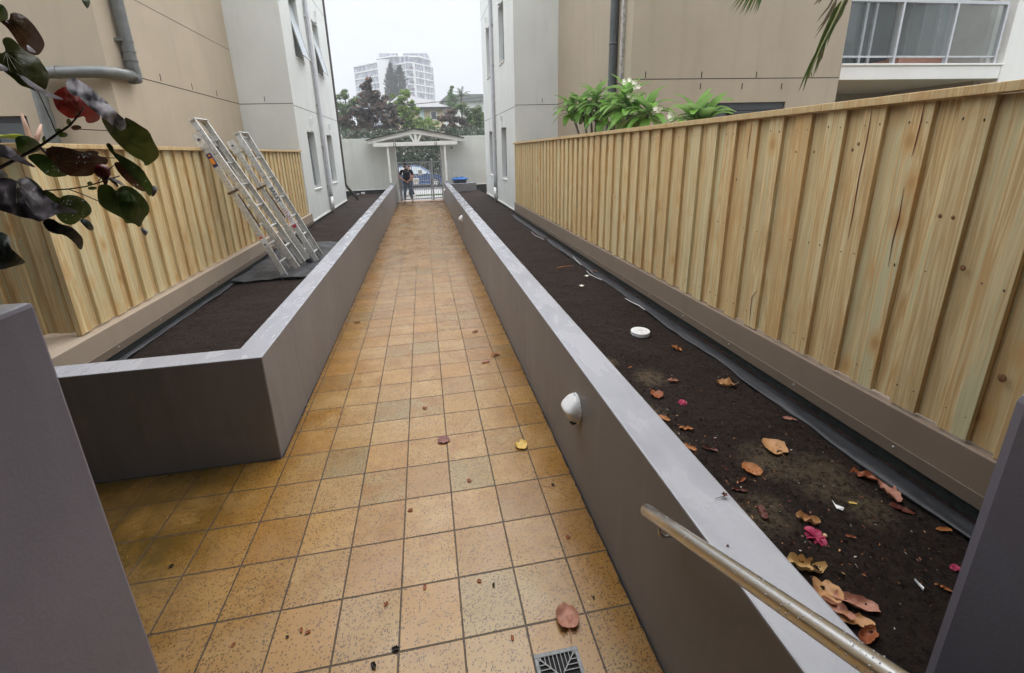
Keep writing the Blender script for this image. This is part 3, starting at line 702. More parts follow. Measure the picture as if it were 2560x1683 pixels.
# right building
br = wing(1, 2.45, ((12.65, 13.45), (15.1, 15.9)), 17.02, 'tan and pale grey rendered apartment block with a glazed balcony right of the path', 3.606, 7.35, 3.29, 14.45)
mb = MB()
mb.add([(3.606, 7.35, .3), (3.606, 11.40, .3), (3.606, 11.40, ZT), (3.606, 7.35, ZT)], [(3, 2, 1, 0)])
facade(mb, 7.35, 3.606, 7.74, .3, ZT, [(4.737, 6.684, .9, 2.89)], .14, 1, axis=1)
mb.add([(7.74, 7.35, .3), (7.74, 9.6, .3), (7.74, 9.6, ZT), (7.74, 7.35, ZT)], [(0, 1, 2, 3)])
mb.add([(3.606, 7.35, ZT), (7.74, 7.35, ZT), (7.74, 11.4, ZT), (3.606, 11.4, ZT)], [(0, 1, 2, 3)])
mb.build('tan_wall', M['tan'], br, fix=False)
mb = MB(); joint(mb, 0, 2.45, 11.4, 17.0, 6.7, -1); mb.build('expansion_joint', M['dark'], br)
mb = MB(); joint(mb, 0, 3.606, 7.35, 11.4, 3.30, -1); joint(mb, 1, 7.35, 3.606, 7.74, 3.293, -1); joint(mb, 1, 11.4, 2.45, 3.606, 3.30, -1); joint(mb, 0, 2.45, 11.4, 17.0, 3.265, -1)
for x, z in ((3.881, 3.364), (4.935, 3.358), (6.012, 3.352), (7.1, 3.35), (4.932, 3.169), (5.751, 3.162), (6.556, 3.154)): tick(mb, 1, 7.35, x, z, -1, .10, .014)
tick(mb, 1, 11.4, 3.18, 3.40, -1); tick(mb, 0, 3.606, 8.6, 3.42, -1)
mb.build('expansion_joint', M['dark'], br)
wf = MB(); wf.box(4.738, 6.683, 7.38, 7.46, 2.76, 2.888); wf.box(4.738, 4.80, 7.381, 7.461, .9, 2.76); wf.box(6.62, 6.683, 7.381, 7.461, .9, 2.76); wf.box(5.63, 5.69, 7.382, 7.462, .9, 2.76)
wfo = wf.build('window', M['charc'], br); mb = MB(); mb.box(4.74, 6.68, 7.465, 7.48, .9, 2.88); mb.build('pane', M['glassd'], wfo)
mb = MB(); mb.tube([(3.53, 7.93, ZT), (3.53, 7.93, .5)], .072, 16)
for z in (3.95, 5.6): mb.tube([(3.53, 7.93, z), (3.53, 7.93, z + .03)], .079, 16)
mb.build('downpipe', M['pvcb'], br, smooth=True)
mb = MB(); mb.box(3.555, 3.603, 7.62, 7.70, 3.28, ZT); mb.build('timber_batten', simple('weathered_pale_timber', (.42, .40, .38, 1), .7, var=.4, scale=18), br)
# balcony
mb = MB(); mb.box(7.742, 11.44, 7.34, 9.6, 3.25, 3.49); mb.box(7.742, 11.44, 7.32, 7.52, 3.491, 3.53); mb.build('balcony_slab', M['pure'], br, bevel=.006)
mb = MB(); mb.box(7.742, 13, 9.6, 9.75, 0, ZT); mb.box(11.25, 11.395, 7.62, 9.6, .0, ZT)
mb.build('recess_wall', simple('warm_grey_render', (.42, .40, .37, 1), .8, var=.06), br)  # warm grey wall colour of the balcony recess
mb = MB(); mb.box(11.40, 15.5, 7.33, 9.6, .3, ZT); mb.build('white_wall', M['pure'], br)
mb = MB(); mb.box(7.742, 11.24, 7.9, 9.58, 5.9, 6.15); mb.build('balcony_ceiling', M['pure'], br)
bal = MB()
bal.box(7.745, 11.25, 7.36, 7.42, 4.555, 4.61); bal.box(7.745, 11.25, 7.365, 7.415, 3.64, 3.665)
for x in (8.88, 10.08, 11.235): bal.box(x - .022, x + .022, 7.355, 7.425, 3.531, 4.555)
bo = bal.build('balustrade', M['aluw'], br, bevel=.002)
mb = MB()
for a, b in ((7.76, 8.855), (8.905, 10.055), (10.105, 11.21)): mb.box(a, b, 7.385, 7.393, 3.668, 4.553)
mb.build('pane', M['pane'], bo)
sd_ = MB()
for x in (9.05, 9.78, 10.02, 10.62): sd_.box(x, x + .06, 8.9, 8.95, 3.49, 5.9)
sd_.box(7.76, 10.68, 8.901, 8.951, 3.49, 3.56)
for y in (8.22, 8.44, 8.75, 9.05, 9.30): sd_.box(11.13, 11.20, y, y + .05, 3.49, 5.85)
so_ = sd_.build('sliding_door', M['aluw'], br); mb = MB(); mb.box(7.76, 10.60, 8.96, 8.97, 3.5, 5.9); mb.build('pane', M['glassd'], so_)
mb = MB(); mb.box(11.155, 11.17, 8.27, 9.3, 3.5, 5.85); mb.build('door_panel', M['glassl'], so_)
mb = MB(); mb.box(10.02, 11.2, 8.2, 8.9, 3.49, 3.80); mb.build('planter_box', simple('terracotta', (.34, .17, .12, 1), .7), br)

# ------------------------------------------------------------------ boundary wall, gate, gate canopy
bw = empty('boundary_wall', (-.15, 20.25, 0), 'pale grey boundary wall across the far end with the gate opening in it', 'wall')
mb = MB(); mb.box(-12, -1.165, 20.1, 20.42, .66, 2.86); mb.box(.85, 12, 20.1, 20.42, .66, 2.86)
mb.box(-1.50, -1.165, 20.101, 20.421, .0, .66); mb.box(.85, 1.19, 20.101, 20.421, .0, .66)
mb.build('rendered_wall', M['bwall'], bw, bevel=.01)
mb = MB(); mb.box(-12, -1.51, 20.08, 20.12, .63, .67); mb.box(1.2, 12, 20.08, 20.12, .67, .71); mb.build('drip_bead', M['pure'], bw)
mb = MB(); mb.box(-12, -1.51, 20.13, 20.4, .2, .655); mb.box(1.2, 12, 20.13, 20.4, .2, .655); mb.build('plinth', M['membrane'], bw)

gc = empty('gate_canopy', (-.22, 19.3, 0), 'white timber gable canopy standing over the gate at the end of the path', 'canopy')
RX, RZ = -.225, 3.165
def truss(y, name='truss'):
    mb = MB(); t = .045
    for sx, xe in ((-1, -2.205), (1, 1.765)):
        zt_ = 2.765; zb_ = 2.60
        poly = [(RX, RZ), (xe, zt_), (xe, zb_), (RX + sx * .005, RZ - .185)]
        mb.prism(poly, 1, y, y + t)
    o = mb.build('rafters', M['wpaint'], gc, bevel=.003)
    mb = MB(); mb.box(-2.0, 1.535, y - t - .002, y - .002, 2.485, 2.645); mb.build('tie_beam', M['wpaint'], gc, bevel=.003)
    mb = MB(); mb.box(RX - .05, RX + .05, y - .03, y - .003, 2.646, 3.0)
    for sx in (-1, 1): mb.bar((RX + sx * .07, y - .016, 2.648), (RX + sx * .25, y - .016, 2.965), .075, .026, up=(0, 1, 0))
    mb.build('king_post', M['wpaint'], gc)
truss(19.2); truss(20.36)
for x0, x1 in ((-1.466, -1.385), (.955, 1.035)):
    for y in (19.235,):
        mb = MB(); mb.box(x0, x1, y, y + .08, .955, 2.484)
        p = mb.build('post', M['wpaint'], gc, bevel=.003)
        mb = MB(); mb.box((x0 + x1) / 2 - .012, (x0 + x1) / 2 + .012, y + .03, y + .05, .885, .954); mb.box(x0 - .005, x1 + .005, y - .004, y + .084, .930, .9535); mb.build('stirrup', M['alud'], p)
mb = MB(); t = .03
for sx, xe in ((-1, -2.30), (1, 1.86)):
    sl_ = (RZ - 2.765) / (RX - -2.205)
    ze = RZ - sl_ * abs(xe - RX)
    mb.add([(RX, 19.1, RZ + .003), (xe, 19.1, ze + .003), (xe, 20.55, ze + .003), (RX, 20.55, RZ + .003), (RX, 19.1, RZ + .033), (xe, 19.1, ze + .033), (xe, 20.55, ze + .033), (RX, 20.55, RZ + .033)],
           [(0, 1, 2, 3), (7, 6, 5, 4), (0, 4, 5, 1), (1, 5, 6, 2), (2, 6, 7, 3)])
mb.build('roof_sheet', M['charc'], gc)
mb = MB()
for x in (-1.12, .62):
    for dx in (-.035, .035): mb.box(x + dx - .012, x + dx + .012, 19.145, 19.153, 2.46, 2.60)
    mb.box(x - .047, x + .047, 19.146, 19.152, 2.60 if x < 0 else 2.46, 2.615 if x < 0 else 2.475)
mb.build('strap_bracket', M['charc'], gc)

gt = empty('metal_gate', (-.2, 20.27, 0), 'grey metal picket gate closed at the far end of the path', 'gate')
Yg = 20.27
mb = MB()
for x0, x1 in ((-1.15, -1.09), (.28, .33)): mb.box(x0, x1, Yg - .02, Yg + .02, .05, 1.80)
mb.box(-1.09, .28, Yg - .019, Yg + .019, 1.755, 1.80); mb.box(-1.09, .28, Yg - .019, Yg + .019, .09, .14); mb.box(-1.09, .28, Yg - .018, Yg + .018, .92, .95)
mb.build('gate_frame', M['alud'], gt)
mb = MB(); x = -1.0
while x < .27: mb.box(x - .009, x + .009, Yg - .009, Yg + .009, .14, 1.755); x += .098
mb.build('pickets', M['alud'], gt)
mb = MB(); mb.box(.355, .435, Yg - .04, Yg + .04, 0, 1.86); mb.ell((.395, Yg, 1.87), (.05, .05, .03)); mb.build('gate_post', M['alud'], gt)
mb = MB(); mb.box(.44, .84, Yg - .018, Yg + .018, 1.755, 1.80); mb.box(.44, .84, Yg - .018, Yg + .018, .09, .14); mb.box(.79, .84, Yg - .019, Yg + .019, .02, 1.81)
x = .52
while x < .78: mb.box(x - .009, x + .009, Yg - .008, Yg + .008, .14, 1.755); x += .098
mb.build('fixed_side_panel', M['alud'], gt)
mb = MB(); mb.box(-1.15, -1.02, Yg - .03, Yg - .0205, .05, 1.2); mb.box(-1.02, -.98, Yg - .05, Yg - .02, .95, 1.05); mb.build('lock_plate', M['alud'], gt)
mb = MB(); mb.box(-.255, -.06, Yg - .035, Yg - .028, 1.19, 1.42); sn = tag(mb.build('notice_sign', M['wplas']), 'small white notice hanging on the bars of the gate', 'sign')
mb = MB(); mb.box(-.235, -.08, Yg - .038, Yg - .036, 1.27, 1.385); mb.build('notice_print', M['pvcl'], sn)
mb = MB(); mb.box(.735, .815, 20.05, 20.095, 1.86, 2.10); sn = tag(mb.build('wall_notice', M['wplas']), 'small white notice with dark print on the right jamb of the gate opening', 'sign')
mb = MB(); mb.box(.755, .795, 20.045, 20.049, 1.93, 2.04); mb.build('notice_print', simple('dark_print', (.06, .04, .05, 1), .5), sn)
mb = MB(); mb.tube([(1.35, 20.02, 2.36), (1.35, 20.1, 2.36)], [.045, .035], 10); mb.ell((1.35, 20.02, 2.35), (.04, .05, .04)); tag(mb.build('wall_fitting', M['pvc'], smooth=True), 'small grey camera-like fitting on the wall under the right side of the canopy', 'wall fitting')
mb = MB(); mb.box(-1.24, .87, 19.80, 20.40, .0, .035); tag(mb.build('doorstep', simple('brick_threshold', (.36, .23, .15, 1), .45, var=.25, scale=10), bevel=.008), 'low terracotta threshold under the gate and the man', 'step')

# concrete block and blue tub
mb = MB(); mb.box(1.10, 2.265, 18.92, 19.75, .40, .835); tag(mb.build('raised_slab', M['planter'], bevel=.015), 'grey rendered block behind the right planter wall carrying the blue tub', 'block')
tb = empty('plastic_tub', (1.58, 19.35, .835), 'blue shell shaped plastic tub lying on the grey block', 'tub')
def lobes(q):
    a = math.atan2(q.y, q.x); k = 1 + .035 * math.cos(a * 9); return Vector((q.x * k, q.y * k, max(q.z, -.02) * (1 + .12 * math.cos(a * 9))))
mb = MB(); mb.ell((1.58, 19.35, 1.0), (.37, .34, .075), 54, 8, fn=lobes); mb.build('lid', M['bluep'], tb, smooth=True)
mb = MB(); vs = []
for z, r in ((.836, .27), (.85, .285), (.93, .31), (.97, .35), (.985, .365)):
    vs += [(1.58 + math.cos(k / 36 * 6.2832) * r * (1 + .02 * math.cos(k / 36 * 6.2832 * 9)), 19.35 + math.sin(k / 36 * 6.2832) * r * .92, z) for k in range(36)]
mb.add(vs, [(j * 36 + k, j * 36 + (k + 1) % 36, (j + 1) * 36 + (k + 1) % 36, (j + 1) * 36 + k) for j in range(4) for k in range(36)] + [tuple(range(36))]); mb.build('base', simple('navy_plastic', (.012, .022, .05, 1), .4), tb, smooth=True)
mb = MB(); mb.box(1.40, 1.52, 19.2, 19.3, 1.062, 1.085); mb.box(1.60, 1.74, 19.25, 19.36, 1.062, 1.10); mb.build('latch', simple('dark_blue_plastic', (.01, .05, .2, 1), .4), tb, bevel=.01)
# white pipe stubs in the far left bed
for q, r, lab in (((908, 485), .10, 'white capped pipe stub standing in the far left soil bed'), ((895, 486), .07, 'small flat white pipe cap left of the taller stub in the far left bed')):
    p = on(2, .50, *q); mb = MB(); mb.tube([(p.x, p.y, .46), (p.x, p.y, .56 if r > .08 else .515)], r * .8, 16); mb.tube([(p.x, p.y, .545 if r > .08 else .505), (p.x, p.y, .575 if r > .08 else .522)], r * .9, 16)
    tag(mb.build('pipe_stub', M['wplas']), lab, 'pipe')
p = Vector((1.93, 3.47, .485)); lid = empty('inspection_cover', tuple(p), 'round white inspection cover lying on the right soil bed', 'cover')
mb = MB(); mb.tube([p + Vector((0, 0, -.02)), p + Vector((0, 0, .012)), p + Vector((0, 0, .016))], [.088, .088, .084], 36); mb.build('rim', M['wplas'], lid)
mb = MB(); mb.tube([p + Vector((0, 0, .0162)), p + Vector((0, 0, .019))], [.066, .064], 30)
for a in (0, 1.2, 2.5): mb.box(p.x - .03, p.x + .03, p.y - .004, p.y + .004, p.z + .019, p.z + .021, rot=Matrix.Rotation(a, 3, 'Z'))
mb.build('disc', simple('scuffed_white_plastic', (.66, .66, .64, 1), .4, var=.2, scale=60), lid)

# floor drain
dr_ = empty('floor_drain', (.42, 1.25, 0), 'square metal floor grate set in the tiles at the bottom edge', 'drain')
X0, X1, Y0, Y1 = .325, .53, 1.135, 1.34
mb = MB(); w_ = .018
for bx in ((X0, X1, Y0, Y0 + w_), (X0, X1, Y1 - w_, Y1), (X0, X0 + w_, Y0 + w_, Y1 - w_), (X1 - w_, X1, Y0 + w_, Y1 - w_)): mb.box(*bx, .001, .010)
fr_ = mb.build('frame', simple('dull_grate_frame', (.16, .165, .17, 1), .5, .1, var=.3, scale=60), dr_, bevel=.002)
mb = MB(); mb.box(X0 + .01, X1 - .01, Y0 + .01, Y1 - .01, .0006, .0024); mb.build('sump', M['dark'], dr_)
cx, cy_ = (X0 + X1) / 2, (Y0 + Y1) / 2; h = (X1 - X0) / 2 - w_
mb = MB(); zz = .0078
for sx, sy2 in ((1, 1), (1, -1), (-1, 1), (-1, -1)): mb.bar((cx + sx * h, cy_ + sy2 * h, zz), (cx + sx * .012, cy_ + sy2 * .012, zz), .0045, .0045)
for k in range(-4, 5):
    t = k * .0185; a = max(abs(t), .014)
    for s_ in (-1, 1):
        mb.bar((cx + t, cy_ + s_ * a, zz - .0003), (cx + t, cy_ + s_ * h, zz - .0003), .0032, .0042)
        if k: mb.bar((cx + s_ * a, cy_ + t, zz - .0006), (cx + s_ * h, cy_ + t, zz - .0006), .0032, .0042)
mb.build('grate_bars', simple('polished_grate', (.20, .205, .20, 1), .5, .2), dr_)

# ------------------------------------------------------------------ ladders
def ladder(name, label, y, w_, near_foot, near_top, fly_foot, fly_top, rung_first, nr, sticker):
    """points are (x, z) of the near rail in its leaning plane; far rail lies w_ further along y"""
    L_ = empty(name, (near_foot[0], y, .49), label, 'ladder')
    def sec(foot, top, off, nm, first=.14, gap=.3, cnt=7, dy=0, depth=.075):
        f_, t_ = Vector((foot[0], 0, foot[1])), Vector((top[0], 0, top[1])); d = (t_ - f_).normalized(); n = Vector((d.z, 0, -d.x))
        wi = w_ - 2 * dy
        for k, yy in enumerate((y + dy, y + w_ - dy)):
            mb = MB(); a = Vector((f_.x, yy, f_.z)); b = Vector((t_.x, yy, t_.z))
            s_ = 1 if k == 0 else -1
            mb.bar(a, b, .004, depth, up=n)                                           # web of the channel
            for q in (-1, 1): mb.bar(a + n * q * (depth / 2 - .002) + Vector((0, s_ * .014, 0)), b + n * q * (depth / 2 - .002) + Vector((0, s_ * .014, 0)), .026, .0038, up=n)
            mb.build('rail', M['alu'], L_)
        for k in range(cnt):
            c = f_ + d * (first + k * gap)
            if (c - f_).length > (t_ - f_).length - .05: break
            mb = MB(); p = Vector((c.x, y + dy + .005, c.z)); q = Vector((c.x, y + w_ - dy - .005, c.z))
            mb.bar(p, q, .034, .006, up=(0, 0, 1)); mb.bar(p - Vector((0, 0, .014)) - d * .0 , q - Vector((0, 0, .014)), .008, .022, up=(0, 0, 1))
            mb.bar(p + Vector((.017, 0, -.006)), q + Vector((.017, 0, -.006)), .003, .012)
            mb.build('rung', M['alu'], L_)
        return f_, t_, d, n
    f1, t1, d1, n1 = sec(near_foot, near_top, 0, 'base', first=.22)
    f2, t2, d2, n2 = sec(fly_foot, fly_top, 0, 'fly', dy=.025, first=rung_first, gap=.337, cnt=nr)
    mb = MB()                                                                          # feet
    for yy in (y, y + w_): mb.bar(Vector((f1.x, yy, f1.z)) - d1 * .015, Vector((f1.x, yy, f1.z)) + d1 * .06, .034, .084, up=n1)
    mb.build('feet', M['blackp'] if sticker == 2 else M['alud'], L_)
    mb = MB()                                                                          # top brackets, pulleys, bolts, end caps
    for yy in (y - .006, y + w_ + .006):
        c = Vector((t1.x, yy, t1.z)); mb.bar(c - d1 * .16, c + d1 * .05, .005, .115, up=n1)
    c = Vector((t2.x, y + w_ / 2, t2.z)); mb.bar(c + Vector((0, -w_ / 2 + .02, 0)), c + Vector((0, w_ / 2 - .02, 0)), .085, .012, up=d2)
    for yy in (y + .02, y + w_ - .02): mb.bar(Vector((t2.x, yy, t2.z)) - n2 * .05 - d2 * .01, Vector((t2.x, yy, t2.z)) + n2 * .05 - d2 * .01, .035, .01, up=(0, 0, 1))
    mb.build('top_bracket', M['alu'], L_)
    mb = MB()
    for yy in (y - .016, y + w_ + .016):
        c = Vector((t1.x, yy, t1.z)) - d1 * .03; mb.tube([c - Vector((0, .012, 0)), c + Vector((0, .012, 0))], .014, 10)
    for k in range(8):
        c = f2 + d2 * (.15 + k * .337)
        if .15 + k * .337 > (t2 - f2).length - .05: break
        for s_ in (-1, 1): mb.tube([Vector((c.x, y + .019, c.z)) + n2 * s_ * .018, Vector((c.x, y + .026, c.z)) + n2 * s_ * .018], .007, 8)
    mb.build('bolts', M['charc'], L_)
    mb = MB(); c = f1 + d1 * 1.35; mb.bar(Vector((c.x, y - .01, c.z)) - n1 * .06, Vector((c.x, y - .01, c.z)) + n1 * .09, .02, .03, up=d1)
    c = f1 + d1 * 1.30; mb.tube([Vector((c.x, y + .03, c.z)) + n1 * .04, Vector((c.x, y + .05, c.z)) + n1 * .05 - d1 * .5], .012, 6)
    mb.build('latch', simple('rusty_latch', (.12, .075, .05, 1), .7, var=.3, scale=30), L_)
    def decal(f_, d, n, dist, ln, wd, mat, nm, yy):
        c = f_ + d * dist; c = Vector((c.x, yy, c.z)); mb = MB()
        mb.add([c - d * ln / 2 - n * wd / 2, c + d * ln / 2 - n * wd / 2, c + d * ln / 2 + n * wd / 2, c - d * ln / 2 + n * wd / 2], [(0, 1, 2, 3)])
        mb.add([q + Vector((0, .0008, 0)) for q in mb.v[:4]], [(3, 2, 1, 0)]); return mb.build(nm, mat, L_, fix=False), c
    def letter(par, txt, size, c, d, n, mat, dy=-.0012):
        vs, fs = text_mesh(txt, size); xa, ya = -d, n     # reads downwards along the rail
        mb = MB().add([c + xa * q.x + ya * q.y + Vector((0, dy, 0)) for q in vs], fs); mb.build('lettering', mat, par, fix=False)
    if sticker == 1:
        o, c = decal(f1, d1, n1, (t1 - f1).length - .32, .19, .068, simple('navy_sticker', (.03, .03, .12, 1), .5), 'sticker', y - .0035)
        mb = MB(); mb.bar(c + d1 * .03 - n1 * .004 + Vector((0, -.0012, 0)), c - d1 * .055 - n1 * .004 + Vector((0, -.0012, 0)), .0006, .05, up=n1)
        mb.bar(c + d1 * .078 - n1 * .0 + Vector((0, -.0012, 0)), c + d1 * .055 + Vector((0, -.0012, 0)), .0006, .03, up=n1)
        mb.build('orange_patch', simple('orange_print', (.80, .28, .03, 1), .5), o)
        o, c = decal(f1, d1, n1, .58, .17, .06, M['wplas'], 'sticker', y - .0035)
        mb = MB(); mb.bar(c + d1 * .08 + Vector((0, -.0012, 0)), c + d1 * .05 + Vector((0, -.0012, 0)), .0006, .055, up=n1); mb.build('orange_patch', simple('red_orange_print', (.65, .12, .04, 1), .5), o)
        mb = MB()
        for k in range(9): mb.bar(c - d1 * (.03 + k * .0042) - n1 * .015 + Vector((0, -.0012, 0)), c - d1 * (.03 + k * .0042) + n1 * .012 + Vector((0, -.0012, 0)), .0006, .0022, up=d1)
        mb.build('barcode', M['blackp'], o)
        vs, fs = text_mesh('BAILEY', .034)
    else:
        o, c = decal(f2, d2, n2, (t2 - f2).length - 1.02, .36, .066, M['wplas'], 'sticker', y + .0205)
        letter(o, 'BAILEY', .083, c, d2, n2, M['blackp'])
        o, c = decal(f2, d2, n2, (t2 - f2).length - 1.42, .36, .060, M['wplas'], 'sticker', y + .0205)
        red = simple('red_print', (.50, .05, .07, 1), .5)
        mb = MB()
        mb.bar(c - d2 * .175 + Vector((0, -.0012, 0)), c - d2 * .12 + Vector((0, -.0012, 0)), .0006, .058, up=n2)
        for k in range(7): mb.bar(c + d2 * (.16 - k * .036) - n2 * .024 + Vector((0, -.0012, 0)), c + d2 * (.16 - k * .036) + n2 * (.006 + (k * 7 % 3) * .008) + Vector((0, -.0012, 0)), .0006, .012, up=d2)
        mb.build('red_print', red, o)
        mb = MB()
        for k in range(3): mb.bar(Vector((f1.x, y + w_ - .02, f1.z)) + d1 * (.45 + k * .36), Vector((f1.x, y + w_ - .02, f1.z)) + d1 * (.58 + k * .36), .004, .03, up=n1)
        mb.build('red_tape', red, L_)
    return L_
ladder('extension_ladder', 'aluminium extension ladder nearer the viewer with an orange and navy sticker near its top', 6.43, .40, (-2.12, .505), (-2.905, 2.49), (-1.945, .62), (-2.945, 2.72), .36, 7, 1)
ladder('extension_ladder', 'aluminium extension ladder behind the other one with white BAILEY lettering on its rail', 7.18, .42, (-1.96, .52), (-2.80, 2.42), (-1.855, .53), (-2.715, 2.575), .14, 7, 2)

# ------------------------------------------------------------------ people
def skin_body(name, pts, edges, mat, parent, root=0, sub=2):
    me = bpy.data.meshes.new(name); me.from_pydata([p[:3] for p in pts], edges, []); me.materials.append(mat)
    o = bpy.data.objects.new(name, me); S.collection.objects.link(o)
    if parent: o.parent = parent
    md = o.modifiers.new('skin', 'SKIN'); md.use_smooth_shade = True; md.branch_smoothing = .6
    for i, p in enumerate(pts):
        r = p[3]; me.skin_vertices[0].data[i].radius = (r, r) if not isinstance(r, tuple) else r
        me.skin_vertices[0].data[i].use_root = (i == root)
    s_ = o.modifiers.new('sub', 'SUBSURF'); s_.levels = sub; s_.render_levels = sub
    return o
def chain(pts, lst, start):
    """append joints lst after vertex `start`; returns edges and last index"""
    ed = []; a = start
    for q in lst: pts.append(q); ed.append((a, len(pts) - 1)); a = len(pts) - 1
    return ed, a
def person(loc, rz, h, label, shirt, trousers, shoes, hair, pose, skinc=(.45, .23, .16, 1)):
    r = empty('person', loc, label, 'person'); r.rotation_euler = (0, 0, rz); k = h / 1.76; r.scale = (k, k, k)
    sk = simple('skin_tone', skinc, .5, var=.08)
    P = []; E_ = []
    P.append((0, 0, .96, (.15, .11)))
    e1, chest = chain(P, [(0, 0, 1.10, (.145, .115)), (0, -.005, 1.27, (.155, .11)), (0, 0, 1.39, (.125, .085))], 0)
    e2, head = chain(P, [(0, .005, 1.475, .062), (0, .0, 1.53, .056)], chest)
    E_ += e1 + e2; hx, hy, hz = pose['head']
    e3, _ = chain(P, [(hx * .6, -.01 + hy * .5, 1.585, (.068, .078)), (hx, hy - .012, 1.645, (.078, .092)), (hx, hy, 1.705, (.072, .084)), (hx, hy + .008, 1.745, (.045, .05))], head); E_ += e3
    nose = [(hx + pose['face'][0] * .105, hy + pose['face'][1] * .105, 1.628, .012)]
    e, _ = chain(P, nose, _ - 2); E_ += e
    legs = {}
    for s_ in (-1, 1):
        kx, ax, ay = pose['knee'][s_], pose['ank'][s_][0], pose['ank'][s_][1]
        e, a = chain(P, [(s_ * .095, 0, .87, .098), (s_ * .105, -.01, .70, .082), (kx, -.025, .49, .060), (kx * .5 + ax * .5, .01 + ay * .5, .33, .058), (ax, ay, .09, .038), (ax + s_ * .02, ay - .10, .04, (.038, .028)), (ax + s_ * .03, ay - .17, .03, (.03, .02))], 0); E_ += e
        sh, el, wr, pm = pose['arm'][s_]
        e, a = chain(P, [(s_ * .12, 0, 1.425, .07), (sh[0], sh[1], sh[2], .060), tuple((sh[i] + el[i]) / 2 for i in range(3)) + (.052,), el + (.042,), tuple((el[i] + wr[i]) / 2 for i in range(3)) + (.040,), wr + (.026,), pm + ((.036, .018),)], chest); E_ += e
        d = (Vector(pm) - Vector(wr)).normalized(); sd_ = d.cross(Vector((0, 1, .3))).normalized(); cl = Vector((0, .6, -.4))
        for q, ln in ((-.027, .030), (-.009, .036), (.009, .034), (.026, .026)):
            b = Vector(pm) + sd_ * q + d * .025
            e, _2 = chain(P, [tuple(b) + (.0085,), tuple(b + d * ln + cl * .010) + (.008,), tuple(b + d * ln * 1.5 + cl * .034) + (.0065,)], a); E_ += e
        b = Vector(wr) + d * .03 - sd_ * .03; e, _2 = chain(P, [tuple(b) + (.010,), tuple(b + d * .035 - sd_ * .012) + (.008,)], a); E_ += e
    body = skin_body('body', P, E_, sk, r, 0, 1)
    # shirt
    T = []; G = []
    T.append((0, 0, .84, (.190, .150)))
    e, c_ = chain(T, [(0, 0, .96, (.192, .152)), (0, 0, 1.08, (.190, .152)), (0, -.005, 1.20, (.196, .152)), (0, -.003, 1.35, (.200, .142)), (0, 0, 1.455, (.145, .100))], 0); G += e
    for s_ in (-1, 1):
        sh, el, wr, pm = pose['arm'][s_]; m_ = tuple(sh[i] * .3 + el[i] * .7 for i in range(3))
        e, _ = chain(T, [(s_ * .13, 0, 1.415, .092), (sh[0], sh[1], sh[2], .088), tuple((sh[i] + el[i]) / 2 for i in range(3)) + (.070,), m_ + (.066,)], c_ - 1); G += e
    skin_body('shirt', T, G, shirt, r, 0, 1)
    mb = MB(); mb.tube([(0, .005, 1.44), (0, .0, 1.50)], [.100, .070], 14, caps=False); c0 = mb.build('collar', shirt); c0.parent = r; c0.location = (0, 0, 0)
    for v in c0.data.vertices: v.co += Vector((0, .0025, 1.440))
    T = [(0, 0, 1.0, (.162, .125))]; G = []
    for s_ in (-1, 1):
        kx, ax, ay = pose['knee'][s_], pose['ank'][s_][0], pose['ank'][s_][1]
        e, _ = chain(T, [(s_ * .095, 0, .86, .112), (s_ * .105, -.01, .70, .095), (kx, -.022, .49, .078), (kx * .5 + ax * .5, .01 + ay * .5, .32, .072), (ax, ay, .10, .058)], 0); G += e
    skin_body('trousers', T, G, trousers, r, 0, 1)
    for s_ in (-1, 1):
        ax, ay = pose['ank'][s_]; mb = MB(); mb.ell((0, 0, 0), (.048, .135, .045), 16, 8, fn=lambda q: Vector((q.x, q.y - .05, max(q.z, -.035) * (1 if q.y > 0 else .75))))
        o = mb.build('shoe', shoes, smooth=True, origin=(0, 0, 0)); o.parent = r; o.location = (ax + s_ * .015, ay, .037); o.rotation_euler = (0, 0, s_ * .25)
    f = Vector((pose['face'][0], pose['face'][1], 0)).normalized()
    mb = MB(); mb.ell((0, 0, 0), (.088, .100, .092), 18, 12, fn=lambda q: Vector((q.x, q.y, q.z)) if (q.normalized().dot(f) < .35 or q.z > .055) and q.z > -.035 else q * .8)
    o = mb.build('hair', hair, smooth=True, origin=(0, 0, 0)); o.parent = r; o.location = (hx, hy + .004, 1.682)
    if pose.get('beard'):
        mb = MB(); mb.ell((0, 0, 0), (.066, .066, .05), 14, 9); o = mb.build('beard', hair, smooth=True, origin=(0, 0, 0)); o.parent = r; o.location = Vector((hx, hy - .01, 1.588)) + f * .030
    for s_ in (-1, 1):
        sd_ = Vector((-f.y, f.x, 0)) * s_
        mb = MB(); mb.ell((0, 0, 0), (.012, .018, .030), 8, 6); o = mb.build('ear', sk, smooth=True, origin=(0, 0, 0)); o.parent = r; o.location = Vector((hx, hy, 1.64)) + sd_ * .080
        mb = MB(); mb.ell((0, 0, 0), (.010, .010, .007), 8, 6); o = mb.build('eye', M['blackp'], smooth=True, origin=(0, 0, 0)); o.parent = r; o.location = Vector((hx, hy - .012, 1.655)) + f * .083 + sd_ * .030
    mb = MB(); mb.ell((0, 0, 0), (.022, .010, .005), 8, 5); o = mb.build('mouth', simple('lip_tone', (.30, .10, .09, 1), .5), smooth=True, origin=(0, 0, 0)); o.parent = r; o.location = Vector((hx, hy - .012, 1.600)) + f * .088; o.rotation_euler = (0, 0, math.atan2(f.y, f.x) + math.pi / 2)
    return r
blk = simple('black_polo_cloth', (.008, .008, .010, 1), .9, var=.2, scale=10, bump=(14, .3, .01), spec=.1)
jns = simple('blue_denim', (.085, .125, .18, 1), .8, var=.35, scale=6, bump=(20, .4, .015))
